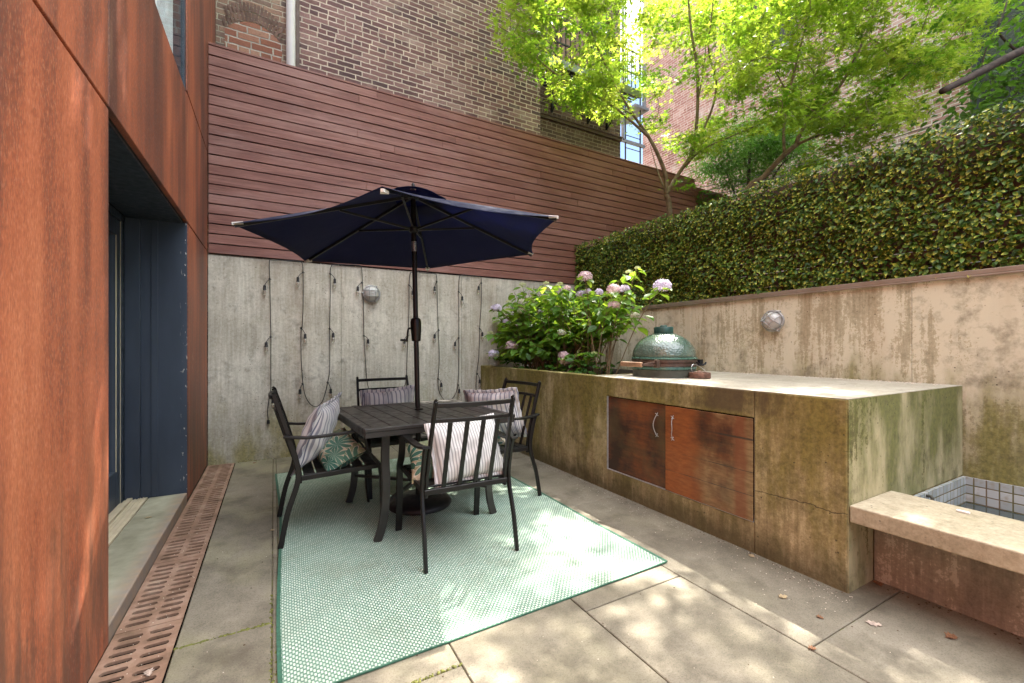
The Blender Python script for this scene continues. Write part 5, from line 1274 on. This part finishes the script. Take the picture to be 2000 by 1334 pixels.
# feathery green shrubs behind the hedge
FV = [(0, 0, 0), (-.16, .4, .03), (0, 1, -.05), (.16, .4, .03)]; FF = [(0, 3, 2, 1)]
c4 = sample_px([(1370, 300), (1420, 240), (1500, 225), (1560, 250), (1590, 300), (1570, 350), (1480, 360), (1400, 375), (1365, 350)], 70, [(1470, 300, 14, 12), (1530, 320, 14, 10)], lambda x, y, r: 7.6 + r.uniform(-.6, .9), 12)
b4 = Vector((6.7, 4.2, -.05))
limbs4 = [([b4, Vector((6.7, 4.2, 1.8)), Vector((6.75, 4.25, 3.2)), wp(1465, 290, 7.7), wp(1480, 240, 7.8)], .06, .012), ([Vector((6.75, 4.25, 3.0)), wp(1420, 340, 7.9), wp(1395, 315, 8.0)], .022, .006), ([Vector((6.75, 4.25, 3.1)), wp(1520, 330, 7.4), wp(1560, 300, 7.3)], .022, .006)]
tree('feathery_tree', 'soft mid-green feathery tree low behind the hedge between the two maples', None, tuple(b4), limbs4, c4, M['fern_leaf'], M['bark_dark'], FV, FF, 260, .26, .45, .065, 24)

# ------------------------------------------------------------------ hydrangea
hy = thing('hydrangea_bush', 'hydrangea bush with pink, lilac and cream flower heads in the planting bed', 'bush', (2.95, 4.0, .9))
FLW = [(970, 603, 'p', .052, 4.35), (988, 628, 'p', .028, 4.3), (958, 651, 'b', .034, 4.3), (964, 692, 'p', .050, 4.15), (999, 676, 'k', .056, 4.0), (1105, 706, 'k', .050, 3.82), (1101, 694, 'k', .044, 3.84), (1022, 607, 'w', .055, 4.35), (1020, 590, 'w', .038, 4.4),
       (1088, 604, 'w', .044, 4.3), (1096, 651, 'w', .042, 4.05), (1143, 541, 'k', .062, 4.05), (1134, 575, 'p', .042, 4.05), (1148, 570, 'p', .036, 4.15), (1170, 571, 'p', .040, 4.2), (1198, 566, 'k', .062, 3.95), (1220, 564, 'p', .044, 3.95), (1199, 597, 'k', .052, 3.9),
       (1240, 617, 'w', .040, 3.95), (1294, 559, 'p', .075, 3.85), (1067, 553, 'b', .030, 4.5), (1094, 555, 'b', .034, 4.45), (1245, 523, 'b', .028, 4.2), (1228, 531, 'b', .032, 4.2), (1108, 563, 'k', .032, 4.4), (1072, 565, 'b', .034, 4.4), (1085, 585, 'b', .030, 4.4),
       (993, 590, 'b', .028, 4.45), (1020, 556, 'b', .036, 4.6), (1160, 690, 'b', .03, 3.75), (1040, 675, 'b', .026, 4.0), (967, 696, 'w', .03, 4.12)]
HD = lambda x: float(np.interp(x, [950, 1020, 1100, 1150, 1200, 1300], [5.45, 5.05, 4.6, 4.4, 4.2, 4.0]))
FLW = [(x, y, k, r * HD(x) / 4.2, HD(x) + (d - 4.1) * .3) for x, y, k, r, d in FLW]
poly_h = [(958, 640), (968, 612), (1000, 572), (1015, 552), (1060, 556), (1100, 562), (1140, 556), (1195, 575), (1240, 560), (1240, 600), (1226, 640), (1205, 665), (1150, 676), (1100, 690), (1050, 700), (1000, 708), (962, 702)]
tips = [(wp(x, y, d), 1) for x, y, _, _, d in FLW] + [(Vector(p), 0) for p in sample_px(poly_h, 185, [(1205, 690, 40, 40), (1010, 560, 14, 10)], lambda x, y, r: HD(x) + r.uniform(-.08, .75), 31)]
sb = MB(); LP, LT, LN, LS = [], [], [], []
rr = random.Random(5)
for tp_, fl_ in tips:
    if tp_.y > 5.2: tp_.y = 5.2
    bs_ = Vector((2.85 + rr.gauss(0, .12), min(4.6, .55 * tp_.y + 1.65) + rr.gauss(0, .2), .9))
    d = tp_ - bs_; sp_ = spline([bs_, bs_ + d * .45 + Vector((0, 0, .10)), bs_ + d * .8 + Vector((0, 0, .05)), tp_], 6)
    sb.tube(sp_, [.0055 - .003 * k / (len(sp_) - 1) for k in range(len(sp_))], 5); ph = rr.uniform(0, 3)
    for k in range(5, len(sp_)):
        if k % 2 and k < len(sp_) - 1: continue
        p = sp_[k] if k < len(sp_) - 1 else sp_[k] - d.normalized() * .03; ph += 1.57
        for s_ in (0, math.pi):
            if rr.random() < .12: continue
            a = ph + s_; dr = Vector((math.cos(a), math.sin(a), rr.uniform(-.15, .35))).normalized(); q = p + dr * .025
            if q.x < CX - .05 or q.y > WY - .06: continue
            LP.append(tuple(q)); LT.append(tuple(dr + Vector((0, 0, -.35 + rr.gauss(0, .2))))); LN.append(tuple(Vector((rr.gauss(0, .3), rr.gauss(0, .3), 1)) - dr * .2)); LS.append(rr.uniform(.085, .145) * (.8 if k > len(sp_) - 3 else 1))
build('stems', sb, M['stem'], hy, smooth=True)
HV = [(0, 0, 0), (-.20, .18, .05), (0, .2, -.02), (.20, .18, .05), (-.34, .45, .06), (0, .48, -.04), (.34, .45, .06), (-.24, .74, .02), (0, .76, -.08), (.24, .74, .02), (0, 1.02, -.17), (-.008, -.2, .02), (.008, -.2, .02)]
HF = [(0, 2, 1), (0, 3, 2), (1, 2, 5, 4), (2, 3, 6, 5), (4, 5, 8, 7), (5, 6, 9, 8), (7, 8, 10), (8, 9, 10), (0, 11, 12)]
LP, LT, LN, LS = map(np.array, (LP, LT, LN, LS)); X, Y, Z = frames(LT, LN)
lf = scatter('leaves', HV, HF, LP, X, Y, Z, LS, np.clip(np.random.default_rng(3).normal(.5, .25, len(LP)), 0, 1), M['hyd_leaf'], hy)
lf.data.polygons.foreach_set('use_smooth', [True] * len(lf.data.polygons))
PV = [(0, 0, 0)]; PF = []
for k in range(4):
    a = math.pi / 2 * k; i = len(PV)
    PV += [(math.cos(a - .5) * .75, math.sin(a - .5) * .75, .12), (math.cos(a) * 1.05, math.sin(a) * 1.05, .16), (math.cos(a + .5) * .75, math.sin(a + .5) * .75, .12)]; PF += [(0, i, i + 1, i + 2)]
ga = math.pi * (3 - math.sqrt(5))
for n_, (x, y, kd, r, d) in enumerate(FLW):
    p = wp(x, y, d); g2 = np.random.default_rng(100 + n_); N = {'b': 46}.get(kd, 80); i = np.arange(N) + .5
    zz = 1 - i / N * 1.5; rad = np.sqrt(np.maximum(0, 1 - zz ** 2)); th = i * ga
    nrm = np.c_[rad * np.cos(th), rad * np.sin(th), zz]; lump = 1 + .10 * np.sin(3 * th + n_) * rad
    sq = .8 if kd != 'b' else .55
    pos = np.array(p) + nrm * (r * lump)[:, None] * np.array([1, 1, sq]); tipd = g2.normal(0, 1, (N, 3)); nr = unit(nrm + g2.normal(0, .3, (N, 3)))
    X, Y, Z = frames(tipd - nr * (tipd * nr).sum(1, keepdims=True), nr)
    mt = {'p': 'pet_purple', 'k': 'pet_pink', 'w': 'pet_white', 'b': 'pet_bud'}[kd]
    scatter('flower_head', PV, PF, pos, X, Y, Z, g2.uniform(.85, 1.2, N) * r * (.27 if kd != 'b' else .2), np.clip(g2.normal(.5, .3, N), 0, 1), M[mt], hy)
# low dark ground cover at the planter's edge
n = 420; pos = np.c_[rng.uniform(CX + .08, 3.2, n), rng.uniform(3.3, 5.2, n), .9 + np.abs(rng.normal(.05, .06, n))]; pos[:, 2] += .12 * np.clip((pos[:, 1] - 4.2), 0, 1)
tipd = unit(rng.normal(0, 1, (n, 3)) * [1, 1, .3] - [.5, .3, 0]); nr = unit(rng.normal(0, .35, (n, 3)) + [0, 0, 1]); X, Y, Z = frames(tipd, nr)
o = scatter('ground_cover', HV, HF, pos, X, Y, Z, rng.uniform(.05, .10, n), rng.random(n) * .5, M['dark_leaf'], loc=(2.9, 4.2, .9)); tag(o, 'low dark leafy ground cover at the planter edge under the hydrangea', 'ground cover', kind='stuff')

# ------------------------------------------------------------------ fallen leaves and litter
def fallen(label, px, py, z, size, mat, rz, curl=.25, name='fallen_leaf'):
    p = on_z(px, py, z); b = MB(); size *= .8
    pr_ = [(0, 0), (.22, .15), (.12, .3), (.40, .42), (.22, .56), (.34, .74), (.12, .8), (0, 1)]
    pts_ = [(x, y) for x, y in pr_]; i0 = 0
    for x, y in pts_: b.v.append((0, y, .02 + curl * .25 * math.sin(y * 3.1)))
    for s in (-1, 1):
        for x, y in pts_: b.v.append((s * x, y, curl * abs(x) * (1.0 if s > 0 else .6) + .03 * math.sin(y * 9)))
    m = len(pts_)
    for s in (1, 2):
        for k in range(m - 1): b._f((k, k + 1, s * m + k + 1, s * m + k))
    c_, s_ = math.cos(rz), math.sin(rz); b.v = [tuple(Vector((p.x + size * (x * c_ - (y - .5) * s_), p.y + size * (x * s_ + (y - .5) * c_), z + .003 + size * max(0, zz)))) for x, y, zz in b.v]
    o = build(name, b, M[mat], loc=(p.x, p.y, z)); m_ = o.modifiers.new('s', 'SOLIDIFY'); m_.thickness = .0012
    tag(o, label, 'leaf', 'dead leaves dropped on the paving')
fallen('curled orange-brown leaf on the paving in front of the bench', 1858, 1246, .001, .065, 'dry_leaf', 1.1, .6)
fallen('dark brown leaf in the corner where counter and bench wall meet', 1715, 1142, .001, .07, 'dry_leaf', 2.4, .5)
fallen('flat pale pinkish leaf on the paving right of the cross joint', 1706, 1219, .001, .075, 'pale_leaf', .6, .05)
fallen('thin tan leaf beside the counter corner on the paving', 1529, 1167, .001, .06, 'tan_leaf', 1.3, .2)
fallen('small crumpled brown leaf on the paving, above the long joint', 1601, 1207, .001, .035, 'dry_leaf', .2, .7)
fallen('tan leaf at the foot of the counter below the orange cupboard door', 1468, 1087, .001, .05, 'tan_leaf', 1.9, .2)
fallen('small dry leaf lying on the doorstep', 289, 1012, .0705, .05, 'tan_leaf', 1.4, .3)
fallen('pale leaf lying on the nearest drain grate', 290, 1316, .0015, .055, 'pale_leaf', .3, .4)
fallen('yellowish leaf on the paving left of the rug, by the chair leg', 531, 1037, .001, .04, 'tan_leaf', 1.2, .5)
fallen('brown leaf on the paving near the grey back wall', 497, 905, .001, .045, 'dry_leaf', 1.5, .4)
fallen('dark leaf on the long joint between slabs at the lower right', 1586, 1268, .001, .04, 'dry_leaf', .9, .6)
lb = MB()
def crumb(x, y, z, r):
    a = rnd.uniform(0, 6.28); c_, s_ = math.cos(a) * r, math.sin(a) * r; lb.lathe([(r, 0), (r * .7, r * .5)], (x, y, z), 4)
for _ in range(420):
    k = rnd.random(); crumb(2.43 - abs(rnd.gauss(0, .13)) - .004, 1.0 + 4.2 * k ** 1.3, .0005, rnd.uniform(.001, .0034))
for _ in range(220): crumb(rnd.uniform(-.3, 2.4), rnd.uniform(.6, 5.1), .0005 if True else 0, rnd.uniform(.001, .003))
for _ in range(160): crumb(rnd.uniform(-.57, -.36), rnd.uniform(1.6, 5.2), .0015, rnd.uniform(.001, .003))
for _ in range(260): crumb(3.94 - abs(rnd.gauss(0, .06)), rnd.uniform(1.1, 2.6), CT, rnd.uniform(.002, .007))
for _ in range(90): crumb(rnd.uniform(2.5, 3.9), rnd.uniform(1.1, 2.9), CT, rnd.uniform(.001, .003))
o = build('plant_litter', lb, M['litter'], loc=(2, 2, 0)); tag(o, 'fine pale plant litter scattered along the counter foot and paving', 'litter', kind='stuff')
lb = MB()
for _ in range(520):
    q_ = rnd.random()
    if q_ < .35: crumb(2.425 - abs(rnd.gauss(0, .03)), rnd.uniform(1.05, 5.2), .0005, rnd.uniform(.002, .005))
    elif q_ < .55: crumb(2.69 - abs(rnd.gauss(0, .03)), rnd.uniform(-.6, 1.0), .0005, rnd.uniform(.002, .006))
    elif q_ < .7: crumb(rnd.uniform(-.3, 2.4), 5.25 - abs(rnd.gauss(0, .03)), .0005, rnd.uniform(.002, .006))
    elif q_ < .85: crumb(rnd.choice([1.234, 1.857, -.006]) + rnd.gauss(0, .012), rnd.uniform(.6, 2.2), .0005, rnd.uniform(.0015, .004))
    else: crumb(rnd.uniform(-.3, 2.4), rnd.uniform(.6, 3.), .0005, rnd.uniform(.0015, .0045))
M['dark_litter'] = flat('dark_litter', (.075, .045, .022), .9)
o = build('leaf_crumbs', lb, M['dark_litter'], loc=(2, 2, 0)); tag(o, 'dark leaf crumbs gathered along walls and paving joints', 'litter', kind='stuff')
p = on_z(1881, 1001, .431); b = MB(); b.box(p.x - .008, p.x + .008, p.y - .022, p.y + .022, .431, .439); o = build('chalk_stub', b, M['white_pl'], loc=tuple(p), bevel=.002); tag(o, 'small white stub lying on the concrete bench', 'stub')
